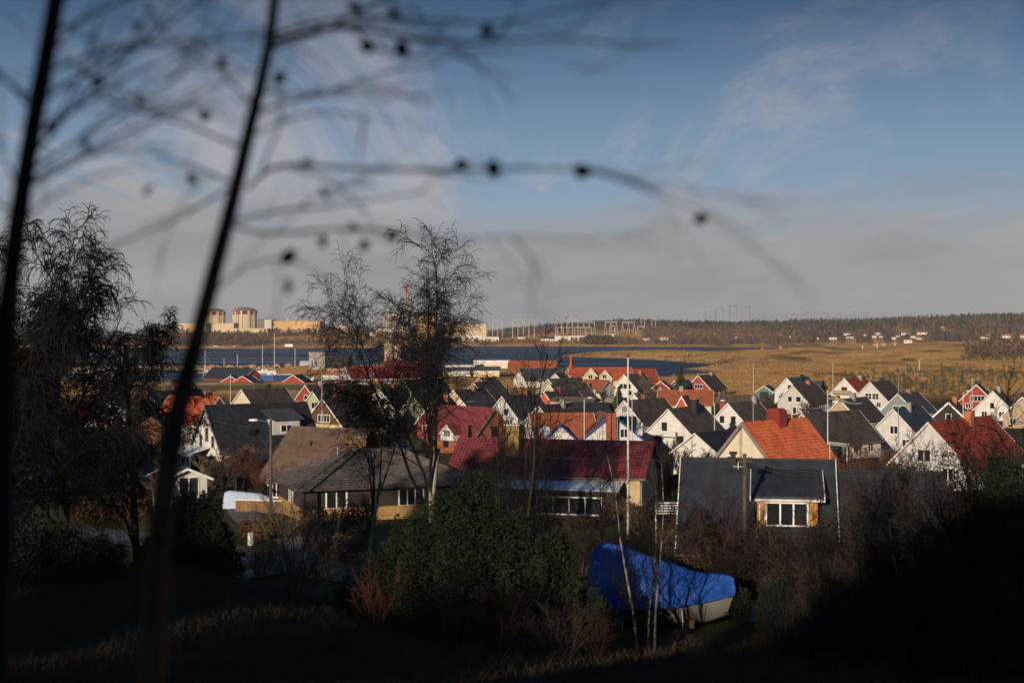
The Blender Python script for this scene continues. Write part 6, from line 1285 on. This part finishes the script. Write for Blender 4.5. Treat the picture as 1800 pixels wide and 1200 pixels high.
ivy(1790, 47, [(0,0,3.0,1.6,1.4,3.0),(-.5,.2,5.2,1.0,1.0,2.0),(.9,0,6.2,1.1,1.0,1.9),(-1.4,0,2.0,1.4,1.2,2.0)], 'black ivy covered mass at the right edge', 42000, 'ivy', .10); ivy(1690, 50, [(0,0,2.0,1.5,1.2,2.0),(.8,0,3.8,1.0,1.0,1.6)], 'dark ivy bush left of the right edge mass', 20000, 'ivy', .10)
ivy(1370, 66, [(0,0,1.2,1.1,.9,1.5),(.7,.2,.8,.8,.8,1.0)], 'green juniper bush right of the boat below the dormer', 14000, 'juniper', .11, 'juniper_bush'); ivy(1290, 70, [(0,0,.8,.8,.7,1.0)], 'small dark juniper at the boat bow', 7000, 'juniper', .11, 'juniper_bush')
# junipers
def plumes(lobes, n, seed):
    # upright feathery shoots breaking the outline
    rg = random.Random(seed); out = []
    for _ in range(n):
        l = rg.choice(lobes); a = rg.uniform(0, 6.28); e = rg.uniform(-.1, 1.4); k = rg.uniform(.85, 1.08)
        out.append((l[0]+l[3]*k*math.cos(a)*math.cos(e), l[1]+l[4]*k*math.sin(a)*math.cos(e), max(.2, l[2]+l[5]*k*math.sin(e)), rg.uniform(.16,.34), rg.uniform(.16,.34), rg.uniform(.35,.75)))
    return out
JB = [(0,0,2.2,2.7,2.2,2.4),(-2.8,.3,1.5,2.0,1.6,1.9),(2.8,.2,1.7,1.9,1.6,1.7),(.3,0,4.3,1.5,1.3,1.9),(-1.2,.2,3.9,1.2,1.0,1.5),(1.5,.1,3.6,1.2,1.0,1.5),(4.2,-.3,1.1,1.4,1.2,1.4),(-4.2,0,.8,1.2,1.1,1.3),(.4,0,5.6,.7,.7,1.1),(3.6,.2,2.9,.9,.8,1.2),(-2.2,0,3.2,.9,.9,1.2),(4.9,-.5,.5,1.1,1.0,1.0),(-5.2,.2,.5,1.2,1.0,1.1),(-5.9,.2,.2,.9,.8,.8)]
ivy(810, 60, [tuple(v*1.08 for v in l) for l in JB+plumes(JB, 70, 5)], 'broad dark green juniper bush covering the centre foreground', 95000, 'juniper', .115, 'juniper_bush')
ivy(335, 64, [(0,0,1.4,1.7,1.4,1.6),(-1.2,0,.9,1.3,1.1,1.3),(1.1,0,1.0,1.3,1.1,1.5),(.2,0,2.7,1.1,.9,1.3),(1.0,0,3.3,.45,.45,1.0),(-.5,0,3.2,.5,.5,.9),(-2.2,0,.4,1.0,.9,.8)]+plumes([(0,0,1.4,1.7,1.4,1.6),(-1.2,0,.9,1.3,1.1,1.3),(1.1,0,1.0,1.3,1.1,1.5),(.2,0,2.7,1.1,.9,1.3)], 40, 8), 'dark juniper on the slope behind the slanting trunk', 42000, 'juniper', .115, 'juniper_bush')
ivy(60, 52, [(0,0,1.2,1.8,1.4,1.5),(1.8,0,.8,1.5,1.2,1.2)], 'black juniper at the lower left edge', 16000, 'ivy', .12, 'juniper_bush')

for i, (px, D, sc_, lab) in enumerate(((660,55,.75,'bare twigs growing through the broad juniper, left'),(760,54.5,.65,'bare twigs low before the broad juniper'),(870,55,.8,'bare twigs growing through the broad juniper, centre'),(985,56,.95,'brown bare twigs at the right of the broad juniper'),(1050,57,.7,'low bare twigs between juniper and boat'))):
    plant(('shrub_a','shrub_b')[i % 2], 'twiggy_shrub', px, D, lab, None, sc_, mats=('twig','twig') if i % 2 else ('twig_red','twig_red'), cat='shrub')
plant('thicket_a', 'bare_thicket', 1560, 62, 'tall bare thicket rising over the annexe roof', None, 1.15, mats=('bark_dark','twig'), cat='shrub'); plant('thicket_b', 'bare_thicket', 1510, 64, 'dense bare thicket right of the felt roof verge', None, 1.1, mats=('bark_dark','twig'), cat='shrub'); plant('thicket_b', 'bare_thicket', 1700, 58, 'tall bare thicket left of the ivy covered mass', None, 1.35, mats=('bark_dark','twig_black'), cat='shrub')
# grass and heather of the near slope
def slope_grass():
    rng = np.random.default_rng(12); n = 60000
    D = 1/(rng.random(n)*(1/33-1/66)+1/66); px = rng.uniform(-60, 1860, n); x = (px-900)/FPX*D; z = ground(x, D)
    cl = noise2(x, D, 1.4)+.6*noise2(x+30, D, .5); k = cl > -.25; x, D, z, cl = x[k], D[k], z[k], cl[k]; n = len(x)
    h = (.12+.34*rng.random(n)**1.6)*(1+.5*cl); az = rng.uniform(0, 2*math.pi, n); ln = rng.normal(0, .55, (n, 2)); w = .012+.012*rng.random(n)
    p = np.stack([x, D, z-.02], 1); s = np.stack([np.cos(az)*w, np.sin(az)*w, 0*az], 1); tip = p+np.stack([ln[:,0]*h, ln[:,1]*h, h], 1)
    v = np.stack([p-s, p+s, tip], 1).reshape(-1, 3)
    tag(link('grass', fast_mesh('grass', v, np.arange(3*n).reshape(-1, 3)), 'grass_dry'), 'dry brown grass and heather on the dark near slope', kind='stuff')
slope_grass()

# ------------------------------------------------------------------ trees right in front of the lens
def pxpath(pts, D): return [P(a, b, D if not hasattr(D, '__len__') else D[i]) for i, (a, b) in enumerate(pts)]
def smooth_path(pts, rad, k=4):
    v = [Vector(p) for p in pts]; out = []; rr_ = []
    for i in range(len(v)-1):
        p0, p1, p2, p3 = v[max(0, i-1)], v[i], v[i+1], v[min(len(v)-1, i+2)]
        for j in range(k):
            t = j/k; out.append(.5*((2*p1)+(p2-p0)*t+(2*p0-5*p1+4*p2-p3)*t*t+(3*p1-p0-3*p2+p3)*t**3)); rr_.append(rad[i]+(rad[i+1]-rad[i])*t)
    return out+[v[-1]], rr_+[rad[-1]]
def path_segs(pts, rad): return [(*pts[i], rad[i], *pts[i+1], rad[i+1]) for i in range(len(pts)-1)]
PXM = 1/FPX
def near_tree(label, D, trunk, widths, branches, leaves, seed, bark, extra):
    base = P(*trunk[-1], D); r = empty('near_tree', (base.x, base.y, ground(base.x, base.y)), 0, label, 'tree'); o = Vector(r.location)
    pts = pxpath(trunk, D)+[Vector((base.x, base.y, o.z-.3))]; rad = [w/2*PXM*D for w in widths]+[widths[-1]/2*PXM*D*1.15]
    pts, rad = smooth_path([p-o for p in pts], rad); link('trunk', tube_mesh('trunk', path_segs(pts, rad), 12), bark, r)
    rng = random.Random(seed); segs = []; TW = [dict(n=8, w=.07, t=-.01, tip=.3), dict(n=6, w=.10, t=-.02, c=(4,6), s=.2, a=(18,45), l=(.35,.6), r=.6, fall=.3, min=.0016, tip=.5), dict(n=4, w=.12, t=-.03, c=(2,4), s=.3, a=(18,45), l=(.4,.7), r=.7, fall=.3, min=.0012, tip=.7)]
    for br, d0, d1, w0 in branches:
        q = [P(a, b, d0+(d1-d0)*i/(len(br)-1))-o for i, (a, b) in enumerate(br)]; k = len(q)
        q, rd = smooth_path(q, [max(w0*(1-.75*i/(k-1)), .8)/2*PXM*D for i in range(k)]); segs += path_segs(q, rd)
        for i in range(3, len(q), 4):
            if rng.random() < .75:
                dr = (q[i]-q[i-1]).normalized(); dr = (dr+Vector((rng.gauss(0,.35), rng.gauss(0,.3), rng.gauss(-.05,.35)))).normalized(); out = [[], []]
                grow(rng, q[i], dr, rng.uniform(.18, .5), rd[i]*.6, 0, TW[1:], out); segs += out[0]+out[1]
    for (a, b, ang, ln, w) in extra:
        out = [[], [], []]; grow(rng, P(a, b, D)-o, Vector((math.cos(R(ang)), rng.uniform(-.25,.35), math.sin(R(ang)))).normalized(), ln, w/2*PXM*D, 0, TW, out); segs += sum(out, [])
    link('branches', tube_mesh('branches', segs, 4), bark, r)
    lm = MB(); n = 7
    prof = [(0,.0),(.35,.42),(.55,.5),(.8,.30),(1,0)]
    for s in (-1, 1):
        for i in range(4):
            (t0, w0), (t1, w1) = prof[i], prof[i+1]; lm.quad((t0,0,.12*math.sin(t0*3)), (t1,0,.12*math.sin(t1*3)), (t1,s*w1*.7,.28*w1+.1*t1), (t0,s*w0*.7,.28*w0+.1*t0))
    me = lm.mesh('leaf'); me.materials.append(M['leaf_dry'])
    for i, (a, b, s) in enumerate(leaves):
        lf = link('leaf', me, None, r); p = P(a, b, D*rng.uniform(.93, 1.05)); lf.location = p-o; lf.rotation_euler = (math.pi/2+rng.uniform(-.5,.5), rng.uniform(0,6.28), rng.uniform(-.6,.6)); sc = s*1.15*PXM*D; lf.scale = (sc, sc, sc)
near_tree('slanting dark trunk with blurred twigs and dry leaves close to the lens', 5.0,
    [(492,-90),(472,80),(438,230),(407,360),(373,490),(350,580),(318,700),(296,820),(280,950),(272,1100),(268,1260)], [17,20,24,27,30,32,38,44,46,46,48],
    [([(438,330),(470,300),(520,290),(620,296),(760,298),(900,296),(1040,300),(1110,318),(1165,345)], 5.0, 4.2, 9), ([(474,75),(540,58),(620,50),(700,62),(800,75),(900,70),(1010,70),(1110,80),(1200,78)], 5.0, 4.0, 9),
     ([(478,62),(560,40),(640,30),(760,36),(880,40),(980,18),(1080,8)], 5.0, 4.3, 7), ([(620,52),(680,90),(740,100),(830,95),(930,90)], 4.7, 4.3, 5), ([(405,395),(470,410),(560,405),(640,402),(760,420),(900,415),(1050,425)], 5.0, 4.2, 6), ([(360,530),(430,470),(500,455),(560,480),(600,500)], 5.0, 4.5, 5),
     ([(455,160),(520,165),(600,160),(700,170),(800,160)], 5.0, 4.4, 5), ([(440,240),(540,200),(640,205),(700,215)], 5.0, 4.5, 5), ([(640,205),(630,290)], 4.5, 4.4, 6), ([(425,330),(360,300),(270,270),(160,260)], 5.0, 4.6, 6), ([(450,190),(380,120),(300,70),(250,-10)], 5.0, 4.6, 6), ([(1040,300),(1130,330),(1250,380),(1330,420)], 4.2, 3.9, 4), ([(900,415),(940,470),(930,560)], 4.2, 4.0, 5)],
    [(712,108,34),(403,103,24),(483,152,28),(630,75,30),(580,348,22),(612,395,22),(568,410,24),(522,438,36),(700,408,26),(632,440,26),(505,485,28),(350,322,24),(795,298,28),(850,300,28),(1045,303,34),(1245,380,26),(375,205,26),(530,293,22),(840,60,26),(610,5,24),(270,325,22),(180,130,26),(685,32,20),(880,300,20)], 5, 'bark_red',
    [(470,90,30,.8,7),(430,260,160,.8,6),(400,390,10,.7,6),(445,200,20,.7,6),(418,320,200,.6,6)])
near_tree('dark near trunk at the left edge with upswept blurred branches', 4.6,
    [(112,-90),(88,60),(62,200),(42,320),(26,430),(12,560),(6,700),(0,900),(-6,1260)], [30,32,33,34,36,38,40,44,46],
    [([(60,270),(120,200),(190,130),(260,70),(330,-20)], 4.6, 4.3, 9), ([(52,300),(150,240),(270,165),(360,90),(440,-10)], 4.6, 4.2, 8), ([(75,130),(200,85),(330,75),(440,60),(560,20)], 4.6, 4.1, 7), ([(45,330),(140,280),(240,235),(340,170),(430,130)], 4.6, 4.1, 7), ([(62,200),(10,140),(-60,70)], 4.6, 4.4, 9), ([(80,100),(140,40),(190,-30)], 4.6, 4.4, 8), ([(40,350),(0,260),(-50,150)], 4.6, 4.4, 8), ([(30,400),(100,340),(200,300),(300,290)], 4.6, 4.2, 6)],
    [(95,240,26),(178,132,26),(235,60,22),(240,185,24),(92,142,24),(150,270,22)], 9, 'bark_dark',
    [(70,180,35,.9,7),(60,240,40,.9,7),(85,60,25,.9,7),(50,320,30,.8,6),(90,30,50,.7,6),(40,380,150,.6,6),(66,180,140,.7,7),(55,280,55,.9,6)])

# ------------------------------------------------------------------ the air
hz = MB().box(-5800, 5800, -345, 4300, -6, 106).build('haze', None, kind='stuff', label='thin pale winter haze over the bay')
hm = bpy.data.materials.new('haze_air'); hm.use_nodes = True; nt = hm.node_tree; nt.nodes.clear()
ho = nt.nodes.new('ShaderNodeOutputMaterial'); hv = nt.nodes.new('ShaderNodeVolumePrincipled'); nt.links.new(hv.outputs[0], ho.inputs['Volume'])
hv.inputs['Color'].default_value = (.82, .84, .88, 1); hv.inputs['Density'].default_value = HAZE; hv.inputs['Anisotropy'].default_value = 0.0
hz.data.materials.append(hm)
